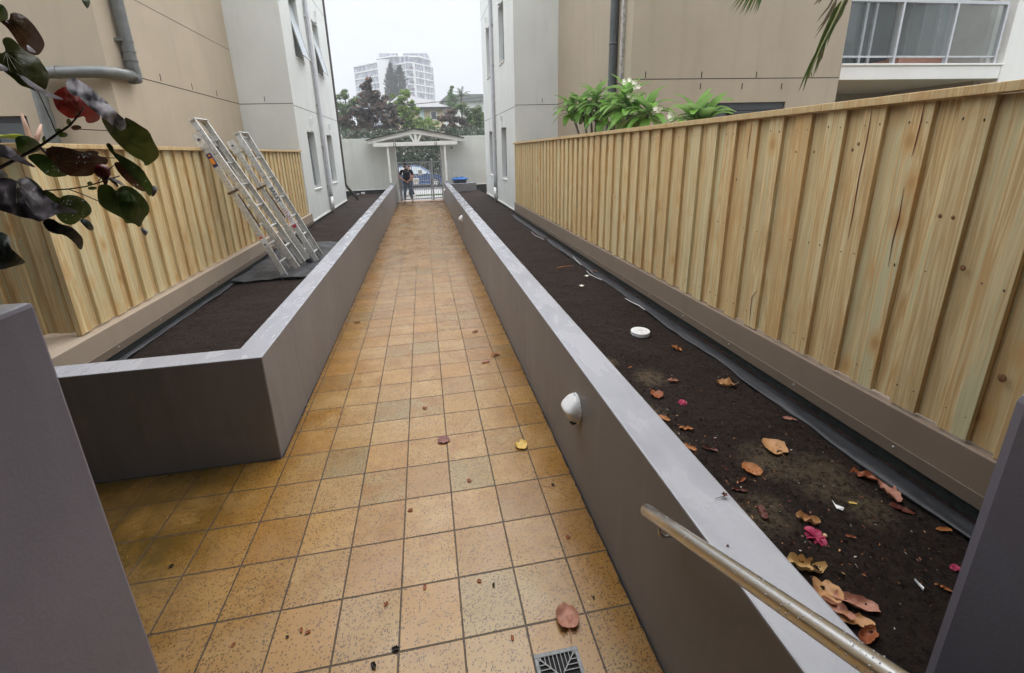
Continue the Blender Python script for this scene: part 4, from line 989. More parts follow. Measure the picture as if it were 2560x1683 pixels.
clasp = {'head': (-.035, -.045, 0), 'face': (-.85, -.53), 'knee': {-1: -.125, 1: .135}, 'ank': {-1: (-.145, .0), 1: (.175, .02)}, 'beard': True,
         'arm': {-1: ((-.215, .0, 1.405), (-.315, -.03, 1.13), (-.07, -.20, .955), (.0, -.215, .915)), 1: ((.215, .0, 1.405), (.305, -.03, 1.13), (.085, -.215, .965), (.02, -.245, .93))}}
man = person((-.765, 19.94, .036), .05, 1.74, 'man in black polo shirt and jeans standing with clasped hands by the gate', blk, jns, simple('cream_trainers', (.55, .52, .46, 1), .6), simple('dark_hair', (.02, .014, .011, 1), .7), clasp)
mb = MB(); mb.box(.05, .13, -.152, -.149, 1.375, 1.385); o = mb.build('shirt_logo', M['wplas'], origin=(0, 0, 0)); o.parent = man; o.location = (0, .006, 0)
walk = {'head': (0, -.02, 0), 'face': (0, -1), 'knee': {-1: -.09, 1: .09}, 'ank': {-1: (-.09, -.12), 1: (.09, .14)},
        'arm': {-1: ((-.19, 0, 1.40), (-.25, .05, 1.14), (-.23, -.05, .92), (-.22, -.08, .86)), 1: ((.19, 0, 1.40), (.26, .02, 1.14), (.27, -.14, .98), (.27, -.19, .94))}}
oth = person((-.70, 22.7, -.004), -1.35, 1.60, 'person in dark clothes on the footpath, mostly hidden behind the man at the gate', simple('mauve_top', (.22, .12, .13, 1), .8), simple('dark_trousers', (.02, .018, .026, 1), .8), simple('white_shoes', (.7, .7, .68, 1), .5), simple('brown_hair', (.05, .03, .02, 1), .7), walk)
bg_ = empty('tote_bag', (-.42, 22.62, .62), 'white bag seen through the gate bars beside the elbow of the man', 'bag')
mb = MB(); mb.prism([(-.56, .70), (-.52, .62), (-.33, .62), (-.28, .70), (-.26, .92), (-.58, .92)], 1, 22.56, 22.68); mb.build('pouch', simple('white_canvas', (.75, .72, .68, 1), .8, bump=(20, .4, .02)), bg_, bevel=.01)
mb = MB(); mb.tube([(-.50, 22.6, .92), (-.47, 22.6, 1.03), (-.42, 22.6, 1.07), (-.37, 22.6, 1.03), (-.34, 22.6, .92)], .010, 6); mb.build('handle', simple('white_strap', (.6, .58, .55, 1), .8), bg_)

# ------------------------------------------------------------------ parked car
def car(loc, label):
    r = empty('parked_car', loc, label, 'car'); X, Y, Z = loc
    paint = NT('blue_car_paint'); paint.set(col=(.075, .14, .30, 1), rough=.25, metal=.3, coat=.8); pm = paint.m
    # side profile (x, z) nose to the right
    low = [(-2.02, .34), (-2.06, .62), (-1.95, .86), (-1.2, .92), (.72, .90), (1.30, .82), (1.86, .68), (2.02, .52), (2.03, .30), (1.85, .22), (-1.9, .22)]
    vs = []; n = len(low); W_ = [(-.78, .92), (-.86, 1.0), (.86, 1.0), (.78, .92)]
    for (y, s_) in W_: vs += [(X + px * (s_ if abs(px) > 1.5 else 1), Y + y, Z + .22 + (pz - .22) * (1 if s_ == 1 else .97)) for px, pz in low]
    fs = [tuple(range(n)), tuple(range(4 * n - 1, 3 * n - 1, -1))] + [(j * n + k, (j + 1) * n + k, (j + 1) * n + (k + 1) % n, j * n + (k + 1) % n) for j in range(3) for k in range(n)]
    MB().add(vs, fs).build('body', pm, r, bevel=.03)
    cab = [(-1.80, .88), (-1.45, 1.26), (-1.05, 1.41), (-.2, 1.45), (.28, 1.38), (1.12, .88)]
    n = len(cab); vs = []
    for y, k in ((-.80, 0), (-.62, 1), (.62, 1), (.80, 0)): vs += [(X + px, Y + (y if pz > .9 or k == 0 else y * 1.25), Z + (pz if k else min(pz, .89))) for px, pz in cab]
    MB().add(vs, [tuple(range(n)), tuple(range(4 * n - 1, 3 * n - 1, -1))] + [(j * n + k, (j + 1) * n + k, (j + 1) * n + (k + 1) % n, j * n + (k + 1) % n) for j in range(3) for k in range(n)]).build('windows', M['glassl'], r)
    mb = MB()
    mb.add([(X + px, Y + y, Z + pz + .012) for y in (-.63, .63) for px, pz in cab[1:5]], [(k, k + 1, k + 5, k + 4) for k in range(3)]); rf = mb.build('roof', pm, r); md = rf.modifiers.new('s', 'SOLIDIFY'); md.thickness = .03
    mb = MB()
    for s_ in (-1, 1):
        pr = [Vector((X + px, Y + s_ * (.81 if pz < .95 else .635), Z + pz)) for px, pz in cab]; mb.tube(pr, .022, 6)
        mb.bar((X - .25, Y + s_ * .80, Z + .9), (X - .28, Y + s_ * .63, Z + 1.43), .05, .03)
    mb.build('pillars', pm, r)
    for px in (-1.28, 1.28):
        for s_ in (-1, 1):
            mb = MB(); yy = Y + s_ * .74; mb.tube([(X + px, yy - .10, Z + .31), (X + px, yy + .10, Z + .31)], .31, 26); wh = mb.build('tyre', M['blackp'], r, bevel=.02)
            mb = MB(); yo = yy + s_ * .104
            mb.tube([(X + px, yo - s_ * .01, Z + .31), (X + px, yo + s_ * .004, Z + .31)], .06, 12)
            for q in range(5):
                a = q * 1.2566 + .3; mb.bar((X + px, yo, Z + .31), (X + px + math.cos(a) * .2, yo, Z + .31 + math.sin(a) * .2), .02, .075, up=(math.sin(a), 0, -math.cos(a)))
            for q in range(20):
                a, b = q / 20 * 6.2832, (q + 1) / 20 * 6.2832; mb.bar((X + px + math.cos(a) * .21, yo, Z + .31 + math.sin(a) * .21), (X + px + math.cos(b) * .21, yo, Z + .31 + math.sin(b) * .21), .02, .03, up=(0, 1, 0))
            mb.build('rim', M['wplas'], wh)
    for s_ in (-1, 1):
        mb = MB(); mb.ell((X + 1.86, Y + s_ * .66, Z + .60), (.16, .14, .08)); mb.build('headlight', M['aluw'], r, smooth=True)
        mb = MB(); mb.ell((X + .78, Y + s_ * .92, Z + .94), (.09, .07, .06)); mb.build('mirror', pm, r, smooth=True)
        mb = MB(); mb.box(X - .45, X - .28, Y + s_ * .868 - .008, Y + s_ * .868 + .008, Z + .80, Z + .825); mb.box(X + .35, X + .36, Y + s_ * .862 - .004, Y + s_ * .862 + .004, Z + .3, Z + .88); mb.build('door_handle', M['charc'], r)
car((-.52, 30.9, -.12), 'blue hatchback parked across the street, seen through the gate bars')

# ------------------------------------------------------------------ trees and background
def tree(name, base, crown, h, stops, label, n=5200, leaf=.16, seed=1, lumps=34, shape='round', trunk=.16, trans=.2, cat='tree', group=None, mat=None):
    """crown: list of (x, y, z, rx, ry, rz) ellipsoids in world space"""
    r_ = random.Random(seed); t = empty(name, base, label, cat, group)
    mb = MB(); B_ = Vector(base); cs = []
    tot = sum(c[3] * c[5] for c in crown)
    for c in crown:
        k = max(3, int(lumps * c[3] * c[5] / tot))
        for _ in range(k):
            while True:
                d = Vector((r_.uniform(-1, 1), r_.uniform(-1, 1), r_.uniform(-1, 1)))
                if .2 < d.length < 1: break
            d *= (.62 + .38 * r_.random()) / max(d.length, .6)
            cs.append(Vector((c[0] + d.x * c[3], c[1] + d.y * c[4], c[2] + d.z * c[5])) )
    top = max(cs, key=lambda q: q.z); zc = min(q.z for q in cs)
    spine = [B_, Vector((B_.x * .8 + top.x * .2, B_.y, B_.z + (zc - B_.z) * .7)), Vector((B_.x * .5 + top.x * .5, B_.y, (zc + top.z) / 2)), top]
    mb.tube(spine, [trunk, trunk * .8, trunk * .5, trunk * .15], 9)
    for q in r_.sample(cs, min(16, len(cs))):
        z0 = B_.z + (q.z - B_.z) * r_.uniform(.45, .7); k = min(1, (z0 - B_.z) / max(.1, top.z - B_.z)); a = B_.lerp(top, k); a.z = z0
        mb.tube([a, (a + q) / 2 + Vector((0, 0, .15)), q], [trunk * .35, trunk * .22, trunk * .06], 6)
    mb.build('trunk', M['bark'], t, smooth=True)
    mb = MB(); per = n // len(cs); rad = (sum(c[3] for c in crown) / len(crown)) * (.42 if shape == 'round' else .3)
    for c in cs:
        rr = rad * r_.uniform(.6, 1.25)
        for _ in range(per):
            d = Vector((r_.gauss(0, 1), r_.gauss(0, 1), r_.gauss(0, 1))).normalized() * rr * r_.uniform(.45, 1.08); d.z *= .75
            p = c + d; nrm = (d.normalized() + Vector((r_.gauss(0, .6), r_.gauss(0, .6), r_.gauss(.3, .6)))).normalized()
            x = nrm.cross(Vector((r_.gauss(0, 1), r_.gauss(0, 1), r_.gauss(0, 1)))).normalized(); y = nrm.cross(x); l_ = leaf * r_.uniform(.6, 1.3)
            mb.add([p - x * l_ * .5, p + y * l_ * .24 + nrm * l_ * .06, p + x * l_ * .55, p - y * l_ * .24 + nrm * l_ * .06], [(0, 1, 2, 3)])
    mb.build('crown', mat or foliage(name + '_leaves', stops, trans), t, fix=False); return t
G1 = [(0, (.028, .055, .014, 1)), (.4, (.06, .12, .025, 1)), (.8, (.11, .19, .035, 1)), (1, (.19, .25, .05, 1))]
G2 = [(0, (.02, .045, .016, 1)), (.5, (.045, .095, .03, 1)), (1, (.085, .15, .05, 1))]
G3 = [(0, (.07, .12, .02, 1)), (.4, (.15, .25, .04, 1)), (.8, (.24, .35, .055, 1)), (1, (.38, .42, .10, 1))]
MG = [(0, (.016, .022, .014, 1)), (.38, (.028, .036, .022, 1)), (.5, (.075, .045, .028, 1)), (.68, (.12, .062, .036, 1)), (.82, (.17, .08, .045, 1)), (.88, (.03, .045, .028, 1)), (1, (.06, .08, .055, 1))]
BG = 'trees across the street behind the gate wall'
def pt(u, v, Y): return on(1, Y, 820 + u / 5.95, 120 + v / 5.95)
def E3(u, v, Y, ru, rv, ry=None):
    p = pt(u, v, Y); k = Y / FOC / 5.95; return (p.x, p.y, p.z, ru * k, ry or max(ru, rv) * k * .8, rv * k)
Y = 38
tree('magnolia_tree', (pt(640, 1000, Y).x, Y, -.25), [E3(575, 520, Y, 75, 100), E3(560, 690, Y, 150, 110), E3(760, 740, Y, 110, 120), E3(600, 900, Y, 230, 140), E3(900, 960, Y, 150, 130), E3(700, 1130, Y, 330, 170), E3(420, 1130, Y, 210, 150), E3(1020, 1160, Y, 150, 110), E3(700, 1330, Y, 420, 140)], 8, MG,
     'tall magnolia with dark bronze leaves rising left of the gate canopy', n=15000, leaf=.26, seed=2, lumps=120, shape='p', trans=.08, group=BG)
tree('magnolia_tree', (pt(1880, 1200, 37).x, 37, -.25), [E3(1870, 1010, 37, 110, 80), E3(1830, 1130, 37, 190, 110), E3(2000, 1180, 37, 130, 110), E3(1680, 1040, 37, 60, 40), E3(1850, 1330, 37, 280, 110)], 6, MG,
     'smaller bronze-leaved magnolia right of the canopy in front of the cream house', n=6000, leaf=.24, seed=4, lumps=55, shape='p', trans=.08, group=BG)
tree('street_tree', (pt(250, 900, 43).x, 43, -.25), [E3(220, 690, 43, 80, 60), E3(330, 780, 43, 150, 90), E3(230, 960, 43, 190, 120), E3(210, 1130, 43, 170, 120), E3(80, 900, 43, 90, 160)], 8, G1,
     'light green tree at the far left beside the building corner', n=6000, leaf=.20, seed=5, lumps=60, group=BG)
tree('street_tree', (pt(1150, 1000, 41).x, 41, -.25), [E3(1150, 690, 41, 60, 80), E3(1120, 790, 41, 140, 90), E3(1000, 800, 41, 90, 80), E3(1200, 920, 41, 160, 90), E3(1150, 1060, 41, 170, 100), E3(1330, 1100, 41, 150, 80), E3(1540, 1125, 41, 105, 75), E3(1380, 1200, 41, 290, 90)], 8, G3,
     'bright yellow-green tree directly above the apex of the gate canopy', n=11000, leaf=.19, seed=6, lumps=110, shape='p', trans=.3, group=BG)
tree('street_tree', (pt(2150, 1100, 42).x, 42, -.25), [E3(2010, 890, 42, 100, 60), E3(2150, 960, 42, 130, 90), E3(2260, 1010, 42, 100, 110), E3(2130, 1130, 42, 180, 120), E3(2300, 1180, 42, 120, 150)], 7, G1,
     'dense green tree at the far right beside the right building', n=7000, leaf=.2, seed=7, lumps=60, group=BG)
tree('cypress', (pt(1840, 1000, 60).x, 60, -.25), [E3(1838, 610, 60, 16, 50), E3(1840, 700, 60, 48, 70), E3(1838, 800, 60, 80, 90), E3(1838, 900, 60, 95, 90)], 10, [(0, (.08, .16, .04, 1)), (1, (.18, .29, .08, 1))],
     'slim pointed cypress behind the small magnolia', n=7000, leaf=.22, seed=8, lumps=90, shape='round', cat='tree', group=BG)
r_ = random.Random(31)
pn = empty('norfolk_pine', (pt(990, 1500, 110).x, 110, -.25), 'tall hazy pine standing in front of the apartment tower', 'tree')
mbt = MB(); mbc = MB()
for (u0, vt, vb, w0) in ((925, 235, 790, 85), (1062, 275, 790, 125)):
    a, b = pt(u0, vb + 500, 110), pt(u0, vt, 110); mbt.tube([a, b], [.45, .05], 8)
    tiers = 26
    for k in range(tiers):
        f_ = k / (tiers - 1); z = pt(u0, vt + (vb - vt) * f_ ** .95, 110); wd = (w0 * (.14 + .86 * min(1, f_ * 2.2))) * 110 / FOC / 5.95
        for q in range(9):
            an = q / 9 * 6.283 + k * .7; ln = wd * r_.uniform(.7, 1.1); d = Vector((math.cos(an), math.sin(an), .35)).normalized(); tip = z + d * ln
            mbt.bar(z, tip, .06, .06)
            for s_ in range(8):
                c = z + d * ln * r_.uniform(.25, 1.05); x = (d + Vector((r_.gauss(0, .5), r_.gauss(0, .5), r_.gauss(.3, .4)))).normalized(); y = x.cross(Vector((r_.gauss(0, 1), r_.gauss(0, 1), r_.gauss(0, 1)))).normalized(); l_ = r_.uniform(.35, .8)
                mbc.add([c - x * l_ * .5, c + y * l_ * .2, c + x * l_ * .6, c - y * l_ * .2], [(0, 1, 2, 3)])
mbt.build('trunk', M['bark'], pn); mbc.build('crown', foliage('pine_needles', [(0, (.028, .045, .028, 1)), (1, (.06, .09, .05, 1))], .1), pn, fix=False)
# palm behind
pb = pt(1975, 1000, 62); ph = pt(1985, 720, 62); pl = empty('palm_tree', (pb.x, 62, -.25), 'small palm with arching fronds beside the cypress', 'tree')
mb = MB(); mb.tube([(pb.x, 62, -.25), (ph.x, 62, ph.z)], [.16, .10], 8); mb.build('trunk', M['bark'], pl)
mb = MB()
for q in range(16):
    an = q * .7; el = r_.uniform(.2, 1.35); p0 = Vector(ph); d = Vector((math.cos(an) * math.cos(el), math.sin(an) * math.cos(el), math.sin(el))); prev = p0
    for s_ in range(9):
        cur = prev + d * .17; d = (d + Vector((0, 0, -.17))).normalized(); sd_ = d.cross(Vector((0, 0, 1))).normalized()
        for sg in (-1, 1):
            for u_ in (0, .5):
                b_ = prev.lerp(cur, u_); mb.add([b_, b_ + d * .08, b_ + sd_ * sg * .26 + Vector((0, 0, -.10)) + d * .1], [(0, 1, 2)])
        prev = cur
mb.build('crown', foliage('palm_leaves', [(0, (.035, .07, .02, 1)), (1, (.09, .15, .05, 1))], .2), pl, fix=False)
# low hedge across the street, seen through the gate opening
hd = empty('hedge', (-.2, 36, -.25), 'dark green flowering hedge seen through the gate opening above the car', 'hedge')
mb = MB(); mb.box(-7.5, 7, 36.6, 37.2, -.25, 3.4); mb.build('shade_core', simple('hedge_shade', (.012, .016, .010, 1), .9), hd)  # near-black box stands in for the shade between the leaves
mb = MB()
for k in range(15000):
    p = Vector((r_.uniform(-8, 7.5), 36.5 + r_.gauss(0, .25), r_.uniform(-.25, 4.0 + noise.noise(Vector((k * .01, 0, 0))) * .5)))
    p.y -= abs(noise.noise(Vector((p.x * 1.1, p.z * 1.1, 2)))) * .9
    nrm = Vector((r_.gauss(0, .5), -1, r_.gauss(.3, .5))).normalized(); x = nrm.cross(Vector((r_.gauss(0, 1), r_.gauss(0, 1), r_.gauss(0, 1)))).normalized(); y = nrm.cross(x); l_ = r_.uniform(.10, .24)
    mb.add([p - x * l_ * .5, p + y * l_ * .26, p + x * l_ * .55, p - y * l_ * .26], [(0, 1, 2, 3)])
mb.build('leaves', foliage('hedge_leaves', [(0, (.018, .035, .014, 1)), (.35, (.035, .07, .03, 1)), (.62, (.05, .1, .05, 1)), (.80, (.07, .05, .03, 1)), (.96, (.09, .13, .06, 1)), (.975, (.6, .58, .5, 1)), (1, (.6, .58, .5, 1))], .15), hd, fix=False)
# house
YH = 50
hs = empty('house', (pt(1450, 1000, YH).x, YH + 3, -.25), 'cream rendered house with a dark tiled hip roof behind the trees', 'house')
xr, xl = pt(1715, 905, YH).x, pt(880, 905, YH).x; ze = pt(1500, 890, YH).z; zr_ = pt(1200, 690, YH + 4).z
mb = MB(); mb.box(xl + .3, xr, YH, YH + 9, -.25, ze); mb.build('wall', simple('cream_house_render', (.62, .52, .36, 1), .8), hs)
tl = NT('dark_roof_tiles'); bt = tl.n('TexBrick'); bt.inputs['Scale'].default_value = 3.2; bt.inputs['Color1'].default_value = (.12, .125, .14, 1); bt.inputs['Color2'].default_value = (.17, .175, .19, 1); bt.inputs['Mortar'].default_value = (.035, .035, .04, 1); bt.inputs['Mortar Size'].default_value = .06
tl.l(tl.co((1, 1, 2.4)), bt.inputs['Vector']); tl.set(col=bt.outputs[0], rough=.35)
mb = MB(); ex = xr + .75; el_ = xl - .4; a, b = pt(1220, 700, YH + 4.5), pt(1060, 700, YH + 4.5)
mb.add([(el_, YH - .6, ze), (ex, YH - .6, ze), (ex, YH + 9.6, ze), (el_, YH + 9.6, ze), (b.x, YH + 4.5, zr_), (a.x, YH + 4.5, zr_)], [(0, 1, 5, 4), (1, 2, 5), (2, 3, 4, 5), (3, 0, 4), (3, 2, 1, 0)]); rf = mb.build('roof', tl.m, hs)
mb = MB(); mb.box(el_, ex, YH - .72, YH - .60, ze - .16, ze + .02); mb.box(ex, ex + .1, YH - .72, YH + 9.7, ze - .16, ze + .02); mb.build('gutter', M['charc'], rf)
p, q = pt(1535, 955, YH), pt(1612, 1060, YH)
mb = MB(); mb.box(p.x - .12, q.x + .12, YH - .06, YH - .01, q.z - .12, p.z + .12); wn_ = mb.build('window', M['pure'], hs); mb = MB(); mb.box(p.x, q.x, YH - .09, YH - .065, q.z, p.z); mb.build('pane', M['glassd'], wn_)
mb = MB(); p, q = pt(1355, 900, YH), pt(1430, 1010, YH); mb.box(p.x, q.x, YH - .3, YH - .02, q.z - 2, p.z); mb.build('wall_panel', simple('pale_blue_cladding', (.45, .55, .55, 1), .6), hs)
# distant low roof right
h2 = pt(2130, 850, 75); mb = MB(); mb.prism([(h2.x - 5.2, h2.z + .6), (h2.x - 3.8, h2.z + 1.7), (h2.x + 4, h2.z + 1.7), (h2.x + 5.2, h2.z + .6)], 1, 75, 84); hh = empty('house', (h2.x, 78, -.25), 'distant low house with a grey green roof right of the cypress', 'house'); mb.build('roof', simple('grey_green_roof', (.14, .16, .14, 1), .6), hh)
mb = MB(); mb.box(h2.x - 4.5, h2.x + 4.5, 75.6, 83.6, -.25, h2.z + .59); mb.build('wall', M['bwall'], hh)

# high-rise tower
tw = empty('apartment_tower', (-2, 195, -.25), 'white and blue-grey high-rise apartment tower fading in the rain behind the trees', 'tower')
def XT(u, Yd): return on(1, Yd, 820 + u / 5.95, 300).x
right = [(XT(980, 190), 190), (XT(1250, 183), 183), (XT(1330, 183.6), 183.6), (XT(1600, 193), 193), (XT(1600, 193) + 1, 215), (XT(980, 190), 215)]
left_ = [(XT(468, 202), 202), (XT(835, 191), 191), (XT(835, 191), 216), (XT(468, 202), 216)]
z0 = 36.15
def slabs(poly, zs, out, m_, nm, th=.45):
    cx_ = sum(p[0] for p in poly) / len(poly); cy2 = sum(p[1] for p in poly) / len(poly)
    for z in zs:
        pp = [(cx_ + (x - cx_) * (1 + out), cy2 + (y - cy2) * (1 + out)) for x, y in poly]
        mb = MB(); mb.prism(pp, 2, z - th, z); mb.build(nm, m_, tw)
whm = simple('tower_white_concrete', (.70, .70, .70, 1), .6, var=.03); 
gm = NT('tower_glazing'); cb = gm.noise(1.0, gm.co((.55, .55, .06)), detail=1); wv = gm.noise(1., gm.co((1.3, 1.3, .3)), detail=2, rough=.9)
gm.set(col=gm.mix(gm.rng(wv, .40, .58), gm.mix(gm.rng(cb, .4, .6), (.05, .065, .095, 1), (.13, .15, .19, 1)), (.42, .44, .48, 1)), rough=.3)
floors = [z0 - 2.6 * k for k in range(13)]
slabs(right, floors, .035, whm, 'floor_slab'); slabs(left_, [37.9 - 2.5 * k for k in range(13)], .03, whm, 'floor_slab', .42)
MB().prism(right, 2, -.2, z0 - .46).build('glazing', gm.m, tw); MB().prism([(x + .0, y + .25) for x, y in left_], 2, -.2, 37.47).build('glazing', gm.m, tw)
MB().prism([(XT(812, 189), 189), (XT(985, 187.5), 187.5), (XT(985, 187.5), 205), (XT(812, 189), 205)], 2, -.2, 38.1).build('blade_wall', whm, tw)
MB().prism([(XT(945, 188), 188.2), (XT(1250, 184.5), 184.5), (XT(1560, 193), 193), (XT(1560, 193), 212), (XT(945, 188), 212)], 2, z0, 38.45).build('upper_glazing', gm.m, tw)
MB().prism([(XT(800, 190), 190), (XT(1050, 185.4), 185.4), (XT(1430, 186), 186), (XT(1590, 193), 193), (XT(1590, 193), 214), (XT(800, 190), 214)], 2, 38.45, 38.95).build('floor_slab', whm, tw)
MB().prism([(XT(850, 192), 192), (XT(1540, 192), 192), (XT(1560, 200), 200), (XT(1560, 200), 212), (XT(850, 192), 212)], 2, 38.95, 40.95).build('penthouse', gm.m, tw)
MB().prism([(XT(845, 191.7), 191.7), (XT(1545, 191.7), 191.7), (XT(1565, 200), 200), (XT(1565, 200), 212.4), (XT(845, 191.7), 212.4)], 2, 40.95, 41.15).build('roof_slab', whm, tw)
mb = MB(); mb.box(XT(1125, 191.5), XT(1190, 191.5), 191.3, 193, 38.96, 41.3); mb.build('lift_core', whm, tw)
for k in range(1, 12):
    mb = MB(); z = floors[k]
    for u, Yd, w_ in ((1335, 183.4, 1.0), (1480, 188.6, .5), (1110, 186.3, .4), (1215, 183.7, .3)): mb.box(XT(u, Yd) - w_ / 2, XT(u, Yd) + w_ / 2, Yd - .25, Yd + .1, z, z + 2.1); mb.build('blade_fin', whm, tw); mb = MB()
    mb = MB(); mb.box(XT(1268, 183) , XT(1325, 183), 182.75, 182.85, z, z + .95); mb.build('balcony_rail', simple('mauve_balustrade', (.13, .10, .12, 1), .5) if k == 1 else bpy.data.materials['mauve_balustrade'], tw)

# overhead cable and pole-side insulators
mb = MB(); a, b = on(1, 28, 560, 282), on(1, 28, 1330, 228)
P_ = [a.lerp(b, k / 24) - Vector((0, 0, .28 * math.sin(math.pi * k / 24))) for k in range(25)]; mb.tube(P_, .022, 6)
mb.tube([on(1, 28, 1206, 239), on(1, 28, 1198, 262), on(1, 28, 1204, 275), on(1, 28, 1196, 290)], .012, 5)
mb.tube([on(1, 28, 1110, 250), on(1, 28, 1116, 258), on(1, 28, 1112, 264)], .015, 5)
tag(mb.build('overhead_cable', M['charc']), 'black overhead cable sagging across the sky above the house roof', 'cable')

# rain haze over the whole place
mb = MB(); mb.box(-260, 260, -25, 330, -1.3, 75)
hz = mb.build('haze', None, origin=(0, 0, 0)); hz.data.materials.clear()
hm = bpy.data.materials.new('rain_haze'); hm.use_nodes = True; hm.node_tree.nodes.clear(); o_ = hm.node_tree.nodes.new('ShaderNodeOutputMaterial'); pv = hm.node_tree.nodes.new('ShaderNodeVolumePrincipled')
pv.inputs['Color'].default_value = (.93, .95, 1, 1); pv.inputs['Density'].default_value = .0021; pv.inputs['Anisotropy'].default_value = .1
hm.node_tree.links.new(pv.outputs[0], o_.inputs['Volume']); hz.data.materials.append(hm); hz['kind'] = 'stuff'; hz['label'] = 'thin rain haze filling the air towards the tower'; hz['category'] = 'haze'

# ------------------------------------------------------------------ frangipani behind the right fence
FL = leafmat('frangipani_leaf', (.13, .30, .04, 1), (.21, .42, .065, 1), (.24, .38, .13, 1), trans=.4, rough=.3, vein=False)
FLW = simple('cream_petals', (.82, .80, .66, 1), .5, var=.06)
def blade(mb, base, d, ln, wd, droop, fold=.25, n=7, tip=.9):
    """one long pointed leaf with a folded midrib"""
    d = d.normalized(); prev = Vector(base); vs = []
    for k in range(n + 1):
        t = k / n; w_ = wd * (math.sin(math.pi * min(.97, t ** .85 * tip + .04)) ** .75) * .5
        sd_ = d.cross(Vector((0, 0, 1)));
        if sd_.length < .1: sd_ = d.cross(Vector((1, 0, 0)))
        sd_.normalize(); up = sd_.cross(d)
        vs += [prev - sd_ * w_ + up * w_ * fold, prev.copy(), prev + sd_ * w_ + up * w_ * fold]
        prev = prev + d * (ln / n); d = (d + Vector((0, 0, -droop / n))).normalized()
    mb.add(vs, [(3 * k + a, 3 * k + a + 1, 3 * k + a + 4, 3 * k + a + 3) for k in range(n) for a in (0, 1)])
def frangi(base, tips, flowers, label, seed):
    r_ = random.Random(seed); t = empty('frangipani', base, label, 'shrub', 'frangipanis behind the right timber fence'); B_ = Vector(base)
    mb = MB(); j = B_ + Vector((0, 0, 1.3)); mb.tube([B_, j], [.05, .035], 8)
    for q in tips: mb.tube([j, j.lerp(q, .5) + Vector((0, 0, -.05)), q], [.03, .024, .018], 8)
    mb.build('stem', simple('frangipani_stem', (.14, .12, .09, 1), .8, var=.2, scale=25), t, smooth=True)
    mb = MB()
    for q in tips:
        for k in range(22):
            an = k * 2.4 + r_.uniform(-.2, .2); el = 1.15 - k / 22 * 1.5 + r_.uniform(-.12, .12)
            d = Vector((math.cos(an) * math.cos(el), math.sin(an) * math.cos(el), math.sin(el)))
            blade(mb, Vector(q) + d * .03 + Vector((0, 0, -k * .006)), d, r_.uniform(.30, .42), r_.uniform(.115, .155), r_.uniform(.9, 1.7))
    mb.build('leaves', FL, t, smooth=True, fix=False)
    for (u, v) in flowers:
        mb = MB(); c = on(0, 3.0, 1380 + u / 5.409, 180 + v / 5.409)
        for f_ in range(3):
            cc = c + Vector((r_.uniform(-.02, .02), r_.uniform(-.04, .04), r_.uniform(-.02, .02))); ax = Vector((r_.uniform(-.6, .1), -1, r_.uniform(-.2, .6))).normalized(); x = ax.cross(Vector((0, 0, 1))).normalized(); y = ax.cross(x)
            for k in range(5):
                a = k * 1.2566 + f_; d = x * math.cos(a) + y * math.sin(a); s_ = x * -math.sin(a) + y * math.cos(a)
                mb.add([cc, cc + d * .018 + s_ * .013 + ax * .006, cc + d * .036 + ax * .012, cc + d * .020 - s_ * .010 + ax * .004], [(0, 1, 2, 3)])
        mb.build('flower', FLW, t, fix=False)
def fpt(u, v, x=3.05): return on(0, x, 1380 + u / 5.409, 180 + v / 5.409)
frangi((3.05, 7.4, .3), [fpt(400, 430), fpt(600, 330), fpt(520, 500, 3.15), fpt(250, 480, 2.95), fpt(700, 560, 3.1)], [(240, 400), (790, 630), (300, 520)], 'large frangipani standing above the right fence beside the pale building corner', 3)
frangi((3.05, 6.0, .3), [fpt(1010, 330), fpt(1060, 560), fpt(1310, 500, 3.15), fpt(900, 420, 3.2)], [(1040, 120), (985, 140), (1110, 155), (1140, 195), (1060, 310), (1110, 365), (960, 395), (1130, 545), (1035, 550), (1400, 485), (1450, 510)], 'flowering frangipani with most white blossoms above the right fence', 4)
frangi((3.05, 4.6, .3), [fpt(1930, 620), fpt(2060, 640, 3.1)], [(1600, 620), (1640, 570)], 'lowest frangipani just showing over the right fence in front of the dark window', 8)
# little shrub with bare shoots behind the left fence
sb = empty('shrub', (-3.45, 4.35, .3), 'shrub with bare pink shoots and a lime leaf behind the left fence', 'shrub')
mb = MB(); P_ = [on(0, -3.4, 75, 350), on(0, -3.4, 66, 320), on(0, -3.4, 52, 282)]; mb.tube([(-3.45, 4.35, .3)] + P_, [.03, .024, .018, .008], 7)
mb.tube([on(0, -3.4, 90, 352), on(0, -3.4, 97, 330), on(0, -3.4, 103, 312)], [.02, .016, .008], 7); mb.tube([(-3.45, 4.35, .9), on(0, -3.4, 90, 352)], [.02, .02], 6)
mb.build('stem', M['pinkstem'], sb, smooth=True)
mb = MB(); blade(mb, on(0, -3.4, -20, 345), Vector((.02, .5, .02)), .30, .19, .2, n=8); blade(mb, on(0, -3.4, -25, 348), Vector((.1, .4, .12)), .26, .16, .6, n=8)
mb.build('leaves', leafmat('lime_leaf', (.22, .34, .03, 1), (.34, .36, .05, 1), trans=.4), sb, smooth=True, fix=False)

